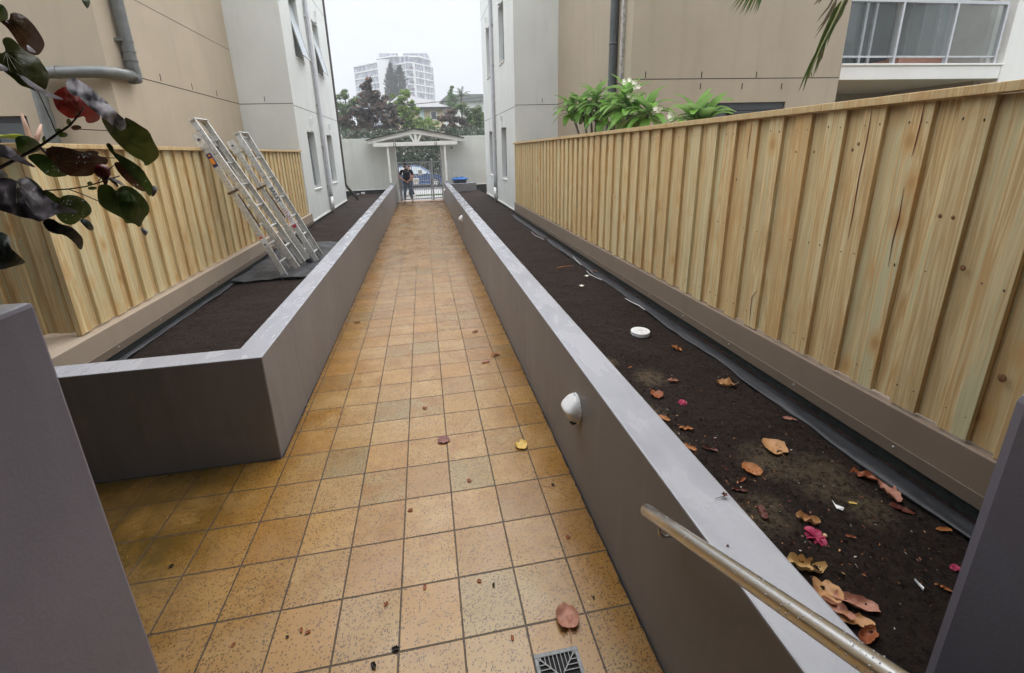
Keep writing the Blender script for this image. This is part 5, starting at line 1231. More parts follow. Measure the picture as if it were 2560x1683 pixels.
# ------------------------------------------------------------------ palm frond hanging in at the top
def pf(u, v, d): return at(1960 + u / 6.02, v / 6.02, d)
pr = empty('palm_frond', tuple(at(2130, -60, 2.7)), 'green palm frond hanging into view from the top right before the tan wall', 'palm frond')
PFm = leafmat('palm_leaflet', (.055, .10, .018, 1), (.12, .16, .03, 1), trans=.3, vein=False); PFb = leafmat('dry_palm_leaflet', (.10, .065, .04, 1), (.16, .13, .06, 1), trans=.2, vein=False)
D = 2.7
mb = MB(); mb.tube([pf(1250, -700, D), pf(900, 0, D), pf(760, 300, D), pf(560, 700, D), pf(400, 1080, D), pf(330, 1240, D)], [.012, .009, .007, .005, .003, .001], 6); mb.build('rachis', simple('palm_rachis', (.16, .16, .04, 1), .5), pr, smooth=True)
def strap(mb, pts, w_, dd=0.):
    P = [pf(u, v, D + dd * k) for k, (u, v) in enumerate(pts)]
    # resample
    Q = []
    for a, b in zip(P[:-1], P[1:]): Q += [a.lerp(b, k / 3) for k in range(3)]
    Q.append(P[-1]); vs = []; n = len(Q) - 1
    for k, q in enumerate(Q):
        t = k / n; d = (Q[min(k + 1, n)] - Q[max(k - 1, 0)]).normalized(); s_ = d.cross(ray(1280, 600)).normalized(); ww = w_ * (min(1, t * 6 + .3)) * (1 - t ** 2.2) + .0006
        f_ = CF * ww * .5; vs += [q - s_ * ww, q + f_ * .6, q + s_ * ww]
    mb.add(vs, [(3 * k + a, 3 * k + a + 1, 3 * k + a + 4, 3 * k + a + 3) for k in range(n) for a in (0, 1)])
mbg, mbb = MB(), MB()
for pts, w_ in (([(900, 0), (760, 180), (640, 420), (550, 590)], .013), ([(880, 40), (800, 240), (720, 420), (645, 700)], .014), ([(860, 60), (700, 360), (560, 620), (410, 960)], .015), ([(820, 120), (690, 400), (560, 680), (440, 900)], .014),
               ([(800, 200), (700, 420), (620, 640), (570, 900)], .012), ([(700, 420), (600, 640), (520, 900), (430, 1180)], .012), ([(640, 520), (560, 720), (460, 900), (390, 1100)], .012), ([(600, 600), (480, 860), (380, 1080), (285, 1370)], .011),
               ([(560, 680), (430, 920), (320, 1140), (215, 1390)], .010), ([(480, 860), (400, 1010), (350, 1150), (280, 1380)], .009), ([(520, 780), (440, 960), (400, 1080), (425, 1180)], .008), ([(920, 20), (860, 200), (760, 380), (690, 560)], .012)): strap(mbg, pts, w_, .004)
for pts, w_ in (([(760, -60), (680, 100), (580, 220), (490, 340)], .006), ([(800, -20), (700, 160), (600, 330), (490, 470)], .008), ([(790, 40), (690, 220), (590, 380), (460, 580)], .007), ([(560, -60), (520, 0), (445, 80)], .006), ([(600, -60), (540, 20), (510, 60)], .005),
               ([(560, 700), (570, 850), (520, 960), (480, 1100)], .005), ([(850, 160), (800, 270), (750, 360)], .005), ([(950, -20), (920, 60), (850, 160)], .012)): strap(mbb, pts, w_, .003)
mbg.build('leaflets', PFm, pr, fix=False); mbb.build('dry_leaflets', PFb, pr, fix=False)
pr2 = empty('palm_frond', tuple(at(1900, -60, 2.9)), 'small tip of a palm frond dipping in at the top edge before the tan wall', 'palm frond')
mb = MB(); r_ = random.Random(3)
for k in range(17):
    u0 = 1880 + k * 2.5; u1 = 1822 + k * 4.4 + r_.uniform(-3, 3); v1 = 28 + 12 * math.sin(k / 16 * 3.1) + r_.uniform(-6, 6); a = at(u0, -50, 2.9); b = at(u1, v1, 2.9); s_ = Vector((.006, 0, .002))
    c = a.lerp(b, .6); mb.add([a - s_, a + s_, c + s_, b, c - s_], [(0, 1, 2, 3, 4)])
mb.build('leaflets', PFm, pr2, fix=False)
mb = MB(); mb.tube([at(1960, -60, 2.9), at(1900, -50, 2.9), at(1868, -48, 2.9)], .006, 6); mb.build('rachis', PFb, pr2)

# ------------------------------------------------------------------ leafy branch close to the viewer, upper left
LM = {
 'olive': leafmat('dark_olive_leaf', (.030, .036, .007, 1), (.055, .058, .010, 1), trans=.32, rough=.3),
 'green': leafmat('dark_green_leaf', (.022, .042, .007, 1), (.050, .085, .014, 1), trans=.32, rough=.28),
 'lite': leafmat('mid_green_leaf', (.040, .068, .012, 1), (.070, .105, .020, 1), trans=.28, rough=.28),
 'brown': leafmat('bronze_leaf', (.040, .016, .007, 1), (.070, .030, .012, 1), trans=.3, rough=.3),
 'red': leafmat('red_leaf', (.16, .010, .008, 1), (.25, .028, .016, 1), trans=.35, rough=.3),
 'silver': leafmat('silvery_wet_leaf', (.20, .185, .20, 1), (.36, .34, .36, 1), trans=0, rough=.45),
 'grey': leafmat('grey_purple_leaf', (.060, .050, .058, 1), (.095, .082, .092, 1), trans=0, rough=.35),
 'black': leafmat('near_black_leaf', (.006, .009, .006, 1), (.016, .022, .014, 1), trans=.05, rough=.25)}
VEIN = simple('leaf_veins', (.085, .075, .022, 1), .5)
br_ = empty('leafy_branch', (-1.95, .4, 0), 'leafy branch with dark green, bronze and red heart-shaped leaves at upper left', 'branch')
def bleaf(pts, mat, d0, tilt=(0, 0), curl=.02, oy=0, seed=1, label=None, wr=.22, s=1.0, veins=None):
    P = [Vector((u / 3.726, (v + oy) / 3.726)) for u, v in pts]; c = sum(P, Vector((0, 0))) / len(P)
    # smooth the outline (one Chaikin pass)
    Q = []
    for i in range(len(P)): a, b = P[i], P[(i + 1) % len(P)]; Q += [a.lerp(b, .25), a.lerp(b, .75)]
    P = Q; n = len(P); x0, x1, y0, y1 = min(p.x for p in P), max(p.x for p in P), min(p.y for p in P), max(p.y for p in P)
    r_ = random.Random(seed); st = max(3.2, (x1 - x0) / 22); inner = []
    def inside(q):
        k = False
        for i in range(n):
            a, b = P[i], P[(i + 1) % n]
            if (a.y > q.y) != (b.y > q.y) and q.x < (b.x - a.x) * (q.y - a.y) / (b.y - a.y) + a.x: k = not k
        return k
    y = y0 + st / 2
    while y < y1:
        x = x0 + st / 2
        while x < x1:
            q = Vector((x + r_.uniform(-.3, .3) * st, y + r_.uniform(-.3, .3) * st))
            if inside(q) and min((q - p).length for p in P) > st * .4: inner.append(q)
            x += st
        y += st
    vs, ed, fs, *_ = delaunay_2d_cdt(P + inner, [(i, (i + 1) % n) for i in range(n)], [], 1, 1e-4)
    R_ = max(x1 - x0, y1 - y0) / 2; out = []
    for q in vs:
        e_ = (Vector(q) - c) / R_; r2 = e_.length_squared
        dz = tilt[0] * e_.x + tilt[1] * e_.y + curl * r2 + noise.noise(Vector((q[0] * .03, q[1] * .03, seed))) * curl * wr + noise.noise(Vector((q[0] * .10, q[1] * .10, seed))) * curl * wr * .35
        out.append(at(q[0], q[1], d0 + dz))
    o = MB().add(out, [tuple(f) for f in fs]).build('leaf', LM[mat], br_, smooth=True, fix=False)
    if veins:
        a = Vector(((veins[0]) / 3.726, (veins[1] + oy) / 3.726)); far = sorted(P, key=lambda q: -(q - a).length)
        tip = far[0]; ax = (tip - a); mb = MB()
        def dep(q):
            e_ = (q - c) / R_; return d0 + tilt[0] * e_.x + tilt[1] * e_.y + curl * e_.length_squared + noise.noise(Vector((q[0] * .03, q[1] * .03, seed))) * curl * wr + noise.noise(Vector((q[0] * .10, q[1] * .10, seed))) * curl * wr * .35 - .0012
        for k, ang in enumerate((-1.25, -.75, -.38, 0, .38, .75, 1.25)):
            d = Vector((ax.x * math.cos(ang) - ax.y * math.sin(ang), ax.x * math.sin(ang) + ax.y * math.cos(ang))).normalized(); pts_ = []
            st_ = ax.length / 14; q = a.copy(); dd = d.copy()
            for _ in range(14):
                if not inside(q + dd * st_ * 1.4) and _ > 0: break
                pts_.append(at(q.x, q.y, dep(q))); q = q + dd * st_; dd = (dd + ax.normalized() * .07).normalized()
            if len(pts_) > 2: mb.tube(pts_, [.00075 * (1 - .75 * i_ / len(pts_)) for i_ in range(len(pts_))], 5)
        if mb.v: mb.build('veins', VEIN, o, fix=False)
    if label: o['label'] = label
    return o
Z = 1267
bleaf([(0, 30), (50, 65), (78, 130), (72, 190), (20, 215), (-60, 190), (-60, 40)], 'green', .98, (.02, .03), seed=2)
bleaf([(95, 120), (160, 116), (240, 155), (310, 225), (370, 310), (410, 380), (418, 430), (385, 490), (345, 522), (250, 495), (180, 425), (120, 330), (60, 250), (0, 205), (30, 188), (78, 190), (92, 170)], 'brown', 1.0, (.04, .03), .03, seed=3, veins=(98, 185))
bleaf([(15, 380), (45, 346), (105, 350), (180, 420), (250, 490), (350, 525), (400, 600), (462, 695), (455, 760), (430, 840), (340, 856), (270, 822), (190, 800), (120, 730), (40, 670), (-40, 600), (-50, 500), (50, 490), (45, 440)], 'olive', .93, (.03, -.02), .03, seed=4, veins=(60, 492))
bleaf([(-30, 590), (20, 600), (80, 640), (112, 668), (30, 662), (-30, 665)], 'silver', .90, (.02, 0), .01, seed=5)
bleaf([(178, 700), (230, 712), (330, 785), (430, 845), (520, 888), (608, 932), (500, 922), (400, 880), (300, 822), (215, 750)], 'silver', .89, (.04, 0), .01, seed=6)
bleaf([(242, 412), (290, 440), (345, 494), (300, 490), (262, 480)], 'silver', .985, (.02, 0), .005, seed=7)
bleaf([(40, 186), (90, 205), (135, 246), (90, 235)], 'silver', .985, (.02, 0), .005, seed=8)
bleaf([(487, 900), (520, 845), (610, 800), (700, 850), (780, 920), (850, 990), (930, 1060), (935, 1120), (850, 1152), (800, 1140), (790, 1080), (720, 1100), (650, 1106), (590, 1070), (520, 1010)], 'red', 1.02, (.05, .02), .04, seed=9, label='bright red leaf', veins=(735, 1070))
bleaf([(610, 780), (640, 740), (700, 722), (760, 765), (830, 800), (900, 870), (1000, 950), (1090, 1050), (1160, 1110), (1196, 1150), (1180, 1200), (1100, 1232), (1040, 1160), (960, 1100), (880, 1040), (800, 970), (740, 900), (680, 890), (630, 850)], 'silver', .97, (.05, -.03), .035, seed=10, label='crumpled silver-grey wet leaf', wr=.5)
bleaf([(1150, 1085), (1230, 1118), (1320, 1178), (1390, 1220), (1432, 1320), (1480, 1400), (1482, 1460), (1430, 1510), (1352, 1556), (1333, 1500), (1240, 1460), (1150, 1390), (1060, 1300), (1000, 1222), (940, 1110), (960, 1080), (1060, 1150), (1110, 1225), (1185, 1195)], 'olive', 1.0, (-.03, .05), .04, seed=11, label='largest dark olive leaf at the branch tip', veins=(1030, 1222))
bleaf([(135, 20), (200, -8), (290, 8), (385, 70), (375, 130), (330, 155), (230, 182), (170, 145), (150, 90)], 'green', .99, (.03, .02), .02, Z, 12)
bleaf([(420, 130), (480, 95), (620, 105), (760, 150), (850, 130), (930, 150), (905, 182), (1000, 205), (1012, 250), (960, 280), (880, 345), (840, 376), (700, 378), (640, 372), (560, 330), (510, 250), (440, 190)], 'brown', 1.0, (.05, .02), .03, Z, 13, veins=(520, 235))
bleaf([(240, 190), (330, 160), (430, 175), (505, 240), (560, 320), (650, 370), (520, 386), (440, 372), (380, 320), (330, 270)], 'green', .985, (.02, .02), .02, Z, 14)
bleaf([(985, 72), (1018, 64), (1054, 100), (1062, 148), (1120, 178), (1220, 228), (1330, 308), (1382, 400), (1422, 460), (1432, 520), (1400, 565), (1372, 545), (1350, 500), (1250, 400), (1150, 290), (1085, 215), (1000, 112)], 'green', 1.03, (.04, .03), .02, Z, 15)
bleaf([(1420, 452), (1465, 480), (1470, 500), (1440, 560), (1405, 568), (1425, 520)], 'silver', 1.02, (.0, .0), .01, Z, 16)
bleaf([(1055, 258), (1098, 233), (1200, 290), (1300, 380), (1392, 470), (1382, 522), (1300, 512), (1200, 440), (1110, 352)], 'brown', 1.045, (.04, .03), .02, Z, 17)
bleaf([(904, 475), (955, 446), (1030, 458), (1082, 520), (1110, 475), (1170, 460), (1250, 488), (1332, 560), (1392, 650), (1390, 720), (1340, 772), (1305, 862), (1250, 812), (1165, 816), (1150, 770), (1050, 722), (960, 672), (910, 612)], 'lite', 1.0, (.03, .03), .03, Z, 18, label='mid green heart-shaped leaf', veins=(1080, 535))
bleaf([(1300, 850), (1335, 858), (1385, 884), (1362, 935), (1335, 915)], 'silver', 1.0, (0, 0), .01, Z, 19)
bleaf([(1120, 520), (1180, 500), (1280, 600), (1335, 720), (1330, 790), (1300, 855), (1250, 810), (1180, 780), (1120, 700), (1105, 600)], 'green', .992, (.03, .03), .03, Z, 28)
bleaf([(400, 505), (480, 520), (552, 585), (600, 550), (700, 548), (790, 590), (852, 660), (855, 720), (800, 762), (740, 790), (680, 832), (600, 820), (540, 772), (515, 720), (470, 640), (410, 570)], 'lite', .98, (.03, .02), .03, Z, 20, veins=(552, 600))
bleaf([(735, 785), (800, 765), (862, 822), (880, 876), (830, 884), (785, 840)], 'black', .975, (.02, 0), .01, Z, 21)
bleaf([(-80, 400), (80, 385), (165, 425), (180, 388), (262, 402), (350, 480), (430, 560), (540, 640), (690, 680), (745, 722), (560, 712), (505, 742), (400, 792), (370, 802), (290, 772), (200, 760), (120, 730), (0, 695), (-80, 660)], 'grey', .90, (.05, -.02), .035, Z, 22, label='large grey-purple wrinkled leaf', wr=.4, veins=(160, 445))
bleaf([(210, 378), (260, 380), (340, 430), (400, 500), (430, 560), (350, 485), (265, 405)], 'black', .93, (.03, 0), .01, Z, 23)
bleaf([(385, 790), (480, 760), (560, 820), (660, 840), (730, 900), (772, 950), (778, 1010), (762, 1062), (735, 1055), (690, 990), (600, 920), (500, 912), (430, 872)], 'black', .94, (.03, .02), .02, Z, 24)
bleaf([(-60, 880), (60, 908), (92, 960), (96, 1040), (150, 1090), (228, 1160), (240, 1188), (100, 1222), (40, 1242), (-60, 1245)], 'black', .92, (.03, .0), .02, Z, 25, label='glossy near-black leaf low at the frame edge')
bleaf([(-60, 70), (20, 80), (100, 105), (160, 170), (240, 222), (342, 292), (300, 292), (150, 235), (0, 190), (-60, 190)], 'grey', .91, (.03, -.01), .02, Z, 26)
bleaf([(-60, 320), (0, 312), (60, 340), (92, 388), (0, 392), (-60, 390)], 'black', .95, (.03, 0), .02, Z, 27)
bleaf([(735, -40), (800, -45), (842, 0), (835, 50), (815, 86), (790, 55)], 'green', .99, (.03, 0), .02, 0, 29)
for c_, rx, ry, mt in (((640, 1135), 24, 32, 'lite'), ((710, 1190), 52, 26, 'brown'), ((545, 1215), 30, 20, 'lite'), ((585, 1256), 50, 26, 'lite'), ((410, 1300), 18, 38, 'lite'), ((838, 443 + Z), 28, 22, 'lite'), ((860, 487 + Z), 46, 18, 'lite')):
    bleaf([(c_[0] + math.cos(k * .785) * rx, c_[1] + math.sin(k * .785) * ry) for k in range(8)], mt, .985, (.01, .01), .006, 0, 40 + rx)
def bp(u, v, d): return at(u / 3.726, v / 3.726, d)
mb = MB(); mb.tube([(-1.95, .4, 0), (-1.9, .42, 1.1), bp(-1400, 2300, 1.0), bp(-500, 1800, .98)], [.035, .028, .016, .008], 8); mb.tube([bp(-500, 1800, .98), bp(-100, 1615, .98), bp(120, 1500, .98), bp(300, 1405, .98), bp(420, 1330, .985), bp(530, 1250, .99), bp(650, 1170, 1.0), bp(735, 1070, 1.0), bp(785, 990, 1.0)], [.0070, .0042, .0038, .0034, .0030, .0028, .0024, .0018, .0010], 8)
mb.build('stem', M['stem'], br_, smooth=True)
for P_, w_ in (([(350, 845, .95), (430, 1020, .97), (528, 1245, .99)], .0012), ([(740, 1204, 1.0), (880, 1212, 1.0), (1025, 1218, 1.0)], .0011), ([(405, 510 + Z, .96), (640, 495 + Z, .99), (800, 472 + Z, 1.0), (920, 435 + Z, 1.02), (1115, 372 + Z, 1.04)], .0017),
              ([(640, 497 + Z, .99), (760, 540 + Z, .995), (905, 602 + Z, 1.0), (1100, 640 + Z, .998)], .0011), ([(480, 95 + Z, .985), (750, 165 + Z, .99), (1000, 205 + Z, 1.02), (1095, 205 + Z, 1.03)], .0011), ([(-60, 600, .93), (60, 640, .93), (200, 720, .92)], .002), ([(380, 110 + Z, .98), (440, 170 + Z, .98), (480, 210 + Z, .985)], .003)):
    mb = MB(); mb.tube([bp(*q) for q in P_], w_, 6); mb.build('twig', M['stem'], br_, smooth=True)
mb = MB(); mb.ell(bp(955, 330 + Z, 1.03), (.0155, .0155, .0175), 14, 10); mb.build('bud', simple('dark_red_bud', (.13, .008, .008, 1), .35, var=.3, scale=60), br_, smooth=True)
mb = MB(); rr = random.Random(4)
for k in range(6): blade(mb, bp(1000 + rr.uniform(-20, 20), 350 + Z + rr.uniform(-30, 50), 1.035), Vector((rr.uniform(-.6, .8), rr.uniform(-.3, .3), rr.uniform(-.7, .9))), .035, .018, .4)
mb.build('sepal', LM['brown'], br_, smooth=True, fix=False)
mb = MB()
for (a, b, c_, d_, n_) in ((700, 160, 860, 260, 14), (560, 600, 780, 780, 16), (1200, 240, 1400, 480, 8), (0, 950, 200, 1160, 12), (420, 280, 560, 350, 6)):
    for k in range(n_):
        r = rr.uniform(.0006, .0012); mb.ell(bp(rr.uniform(a, c_), rr.uniform(b, d_) + Z, .955), (r, r, r), 6, 4)
mb.build('water_drops', M['wplas'], br_)['kind'] = 'stuff'

# ------------------------------------------------------------------ fallen leaves, flowers and scraps
DL = {
 'orange': leafmat('fallen_orange_leaf', (.30, .11, .035, 1), (.42, .17, .055, 1), trans=.1, rough=.3),
 'tan': leafmat('fallen_tan_leaf', (.40, .21, .09, 1), (.52, .29, .13, 1), trans=.1, rough=.3),
 'pink': leafmat('fallen_pinkish_leaf', (.34, .15, .10, 1), (.46, .23, .16, 1), trans=.1, rough=.3),
 'rust': leafmat('fallen_rust_leaf', (.20, .06, .025, 1), (.32, .10, .04, 1), trans=.1, rough=.25),
 'dkred': leafmat('fallen_dark_red_leaf', (.07, .016, .010, 1), (.12, .03, .018, 1), trans=.05, rough=.3),
 'yellow': leafmat('fallen_yellow_leaf', (.62, .42, .10, 1), (.75, .52, .16, 1), trans=.15, rough=.35),
 'holed': leafmat('fallen_spotted_tan_leaf', (.44, .27, .10, 1), (.56, .36, .15, 1), trans=.1, rough=.35, spots=46),
 'purple': leafmat('fallen_purple_brown_leaf', (.16, .06, .05, 1), (.24, .11, .09, 1), trans=.05, rough=.35),
 'magenta': leafmat('fallen_magenta_petals', (.32, .02, .07, 1), (.48, .06, .13, 1), trans=.2, rough=.4, vein=False),
 'black': leafmat('fallen_black_scrap', (.012, .010, .009, 1), (.03, .025, .02, 1), trans=0, rough=.5)}
def fallen(where, u, v, px, mat, label, shape='heart', rot=0, curl=.25, asp=1., seed=1, stem=0, group=None, cat='leaf', name='fallen_leaf'):
    p = on(2, .50 if where == 'soil' else where, u, v)
    z = soilh(p.x, p.y, 1) + .004 if where == 'soil' else where
    p = Vector((p.x, p.y, z)); dep = (p - CAMP).dot(CF); R_ = px / FOC * dep / 2
    mb = MB(); nr, na = 6, 28; vs = [Vector((0, 0, 0))]; r_ = random.Random(seed)
    for j in range(1, nr + 1):
        for i in range(na):
            a = 2 * math.pi * i / na; t = j / nr
            if shape == 'heart': rr_ = 1 - .42 * max(0, math.cos(a)) ** 9 + .16 * max(0, -math.cos(a)) ** 10 + .05 * math.cos(3 * a)
            elif shape == 'curl': rr_ = (.75 + .25 * math.cos(2 * a)) * (1 + .22 * noise.noise(Vector((math.cos(a) * 2, math.sin(a) * 2, seed))))
            else: rr_ = .55 + .45 * abs(math.cos(a)) ** 1.5
            rr_ *= 1 + .09 * noise.noise(Vector((math.cos(a) * 3, math.sin(a) * 3, seed * 1.7)))
            x, y = math.cos(a) * rr_ * t, math.sin(a) * rr_ * t * asp
            vein = abs(math.sin(a * 3.5)) * .05 * t
            zz_ = curl * (t ** 2) * (.45 + .9 * abs(y)) + noise.noise(Vector((x * 2.2, y * 2.2, seed))) * curl * .9 + vein * .8 + noise.noise(Vector((x * 6, y * 6, seed))) * .05
            if shape == 'curl': x *= 1 - .25 * t * abs(y)
            vs.append(Vector((x, y, max(zz_, .01))))
    fs = [(0, 1 + i, 1 + (i + 1) % na) for i in range(na)] + [(1 + (j - 1) * na + i, 1 + j * na + i, 1 + j * na + (i + 1) % na, 1 + (j - 1) * na + (i + 1) % na) for j in range(1, nr) for i in range(na)]
    m_ = Matrix.Rotation(rot, 3, 'Z'); V = [p + m_ @ (q * R_) for q in vs]; mb.add(V, fs)
    if stem:
        a = p + m_ @ Vector((R_ * .5, 0, R_ * .1)); d = m_ @ Vector((stem, 0, 0)); mb.tube([a, a + d * .5 + Vector((0, 0, .006)) + m_ @ Vector((0, stem * .06, 0)), a + d + Vector((0, 0, .002))], [.0016, .0013, .001], 5)
    o = mb.build(name, DL[mat], smooth=True, fix=False); tag(o, label, cat, group); return o
F = [
 (1691, 867, 26, 'orange', 'orange folded leaf just past the round white cover', 'curl', 2.0, .6), (1576, 909, 12, 'orange', 'small orange leaf near the wall before the white cover', 'oval', .3, .3),
 (1683, 944, 24, 'pink', 'small crumpled brown leaf on the sandy patch nearest the white cover', 'curl', 2.8, .5), (1817, 956, 46, 'tan', 'tan curled leaf lying alone by the geotextile edge', 'curl', 2.7, .5),
 (1642, 982, 32, 'rust', 'shiny rust-red leaf left of the small magenta flower', 'heart', 1.2, .3), (1659, 1045, 30, 'orange', 'orange leaf half hidden behind the planter wall edge, the farther one', 'curl', 2.2, .3),
 (1716, 1071, 32, 'orange', 'light orange leaf below the small magenta flower', 'oval', 2.9, .3), (1974, 1048, 28, 'pink', 'pink brown leaf against the geotextile strip', 'oval', 2.6, .3),
 (1938, 1119, 58, 'tan', 'broad two-lobed tan leaf in the middle of the right bed', 'heart', 4.6, .25), (1723, 1119, 30, 'orange', 'orange leaf half hidden behind the planter wall edge, the nearer one', 'curl', 2.2, .3),
 (1882, 1170, 44, 'orange', 'orange tan heart-shaped leaf left of the sandy patch', 'heart', 4.9, .25), (1858, 1196, 22, 'rust', 'small red-brown leaf just below the orange heart-shaped leaf', 'oval', .5, .4),
 (1814, 1164, 16, 'dkred', 'dark red small leaf near the wall edge', 'oval', 1.9, .5), (1774, 1116, 36, 'dkred', 'dark maroon leaf in the shade near the wall edge', 'oval', 2.6, .3),
 (2164, 1183, 56, 'rust', 'big reddish leaf, upper one of the pair touching the geotextile', 'curl', 2.6, .3), (2225, 1222, 66, 'pink', 'big pinkish leaf, lower one of the pair touching the geotextile', 'curl', 1.2, .35),
 (2258, 1262, 44, 'dkred', 'dark red wet leaf below the big pinkish one', 'curl', 2.3, .2), (2132, 1248, 20, 'yellow', 'small yellow oval leaf right of the white triangular scrap', 'oval', 2.7, .1),
 (2019, 1300, 46, 'tan', 'curled tan leaf touching the large magenta flower', 'curl', 2.4, .6), (2017, 1411, 74, 'holed', 'yellow tan leaf full of dark holes against the planter wall', 'curl', 2.7, .55),
 (2066, 1474, 64, 'tan', 'round tan leaf below the holed one beside the planter wall', 'heart', 1.2, .3), (2141, 1505, 84, 'pink', 'largest pinkish crumpled leaf near the bottom of the right bed', 'curl', 2.6, .35),
 (2141, 1546, 72, 'tan', 'tan leaf tucked under the largest pinkish leaf', 'curl', 2.8, .25), (2172, 1585, 62, 'rust', 'rust-coloured curled leaf lowest beside the planter wall', 'curl', .3, .4),
 (2092, 1522, 66, 'pink', 'brown leaf wedged between planter wall and soil', 'curl', 2.2, .3), (2362, 1318, 32, 'orange', 'small orange leaf on the geotextile by the dark pier', 'oval', 2.9, .2),
 (2128, 1342, 20, 'rust', 'small rust leaf right of the large magenta flower', 'oval', 2.5, .3), (2363, 1462, 30, 'orange', 'small orange leaf at the foot of the dark pier', 'oval', 2.3, .4),
 (1906, 1280, 40, 'dkred', 'dark maroon leaf on soil just right of the twig on the wall', 'curl', 1.2, .3), (1850, 1222, 34, 'dkred', 'maroon leaf nearest the twig lying on the planter wall', 'oval', 2.8, .3), (1486, 680, 14, 'pink', 'salmon leaf resting on the far part of the geotextile strip', 'oval', 2.9, .5)]
for k, f_ in enumerate(F):
    u, v, px, mt, lab, shp, rot, cu = f_; z = 'soil'
    if k == 30: z = .515
    fallen(z, u, v, px * 1.12, mt, lab, shp, rot, cu, asp=.75 if shp == 'curl' else (.5 if shp == 'oval' else .85), seed=k + 3, stem=.05 if k in (8, 10, 19, 21) else 0)
PTH = [(1302, 1113, 32, 'yellow', 'yellow leaf on the tiles', 'heart', 1.8, .3, 0), (1107, 1101, 30, 'purple', 'purple-brown leaf on the tiles left of the yellow one', 'heart', 3.0, .15, .03), (1418, 1550, 60, 'pink', 'large dry pinkish-brown leaf with its stalk reaching the floor drain', 'heart', -1.72, .3, .075),
       (1239, 888, 22, 'orange', 'small orange leaf on the tiles below the wall light', 'oval', .2, .3, 0), (1214, 905, 20, 'pink', 'small pinkish leaf beside the small orange one on the tiles', 'oval', .3, .2, 0), (1188, 830, 16, 'rust', 'small rust leaf farthest along the tiles on the right', 'curl', .3, .3, 0),
       (893, 807, 14, 'rust', 'small rust leaf on the tiles by the left planter wall', 'oval', .1, .3, 0)]
for k, (u, v, px, mt, lab, shp, rot, cu, stm) in enumerate(PTH): fallen(.003, u, v, px * 1.1, mt, lab, shp, rot, cu, asp=.85 if shp == 'heart' else .6, seed=k + 60, stem=stm)
BT = [(1026, 1276), (1062, 1468), (1198, 1453), (965, 1510), (753, 1575), (770, 1581), (1281, 1595), (1062, 1021), (583, 1612), (1173, 1202), (1420, 1343)]
for k, (u, v) in enumerate(BT): fallen(.003, u, v, 13, 'rust', 'tiny red-brown petal scrap on the tiles', 'curl', k * 1.3, .3, seed=k + 80, group='tiny red petal scraps on the tiles', cat='leaf scrap', name='leaf_scrap')
DK = [(989, 1624, 20), (934, 1665, 20), (1234, 1463, 11), (718, 1593, 9), (1382, 1213, 10), (1484, 1494, 9), (428, 1416, 12)]
for k, (u, v, px) in enumerate(DK): fallen(.003, u, v, px, 'black', 'small blackish leaf scrap on the tiles', 'curl', k * 2.1, .5, seed=k + 120, group='blackish scraps on the tiles', cat='leaf scrap', name='leaf_scrap')
def flower(u, v, px, z, label, mt='magenta', seed=1):
    p = on(2, .50 if z == 'soil' else z, u, v); z = soilh(p.x, p.y, 1) if z == 'soil' else z; dep = (p - CAMP).dot(CF); R_ = px / FOC * dep / 2
    t = empty('fallen_flower', (p.x, p.y, z), label, 'flower'); r_ = random.Random(seed); c = Vector((p.x, p.y, z))
    mb = MB()
    for k in range(7):
        a = k * .9 + r_.uniform(-.2, .2); d = Vector((math.cos(a), math.sin(a), r_.uniform(.3, 1.1))); blade(mb, c + Vector((0, 0, .004)), d, R_ * r_.uniform(.9, 1.25), R_ * 1.0, r_.uniform(1.2, 2.6), .5)
    mb.build('petals', DL[mt], t, smooth=True, fix=False)
    mb = MB(); mb.ell(c + Vector((R_ * .8, -R_ * .2, R_ * .35)), (R_ * .22, R_ * .22, R_ * .2), 8, 6); mb.build('centre', simple('cream_flower_centre', (.7, .5, .3, 1), .6), t, smooth=True)
flower(1706, 1006, 22, 'soil', 'small magenta flower lying between leaves on the right bed', seed=2)
flower(2041, 1341, 48, 'soil', 'large magenta flower with cream centre in the right bed', seed=5)
flower(2393, 1408, 22, 'soil', 'magenta flower half hidden by the dark pier', seed=6)
def scrap(pts, label, z='soil'):
    mb = MB(); P = [on(2, .505, *q) for q in pts]; z_ = max(soilh(p.x, p.y, 1) for p in P) + .003
    mb.prism([(p.x, p.y) for p in P], 2, z_, z_ + .0015)
    for k, q in enumerate(mb.v): q.z += (k % 3) * .004
    tag(mb.build('white_scrap', M['wplas']), label, 'scrap')
scrap([(2081, 1245), (2089, 1258), (2111, 1268), (2108, 1272), (2092, 1268), (2086, 1260)], 'white pointed plaster scrap on the sandy patch')
scrap([(2288, 1442), (2302, 1453), (2312, 1465), (2310, 1469), (2300, 1458)], 'white sliver low in the right bed near the pier')
for (u, v, lab) in ((1467, 689, 'white blossom on the far soil beside the salmon leaf'), (1454, 712, 'cream blossom on the far soil nearer than the other')):
    p = on(2, .5, u, v); z = soilh(p.x, p.y, 1) + .002; mb = MB()
    for k in range(5):
        a = k * 1.2566; d = Vector((math.cos(a), math.sin(a), .5)).normalized(); s_ = Vector((-math.sin(a), math.cos(a), 0)); c = Vector((p.x, p.y, z))
        mb.add([c, c + d * .02 + s_ * .014, c + d * .042, c + d * .022 - s_ * .012], [(0, 1, 2, 3)])
    tag(mb.build('fallen_blossom', FLW, fix=False), lab, 'flower')
mb = MB(); P_ = [on(2, .51, *q) for q in ((1390, 671), (1400, 668), (1412, 666), (1433, 664))]; mb.tube(P_, [.002, .009, .007, .003], 6); tag(mb.build('bark_piece', DL['orange']), 'thin brown strip of bark on the far soil of the right bed', 'bark')
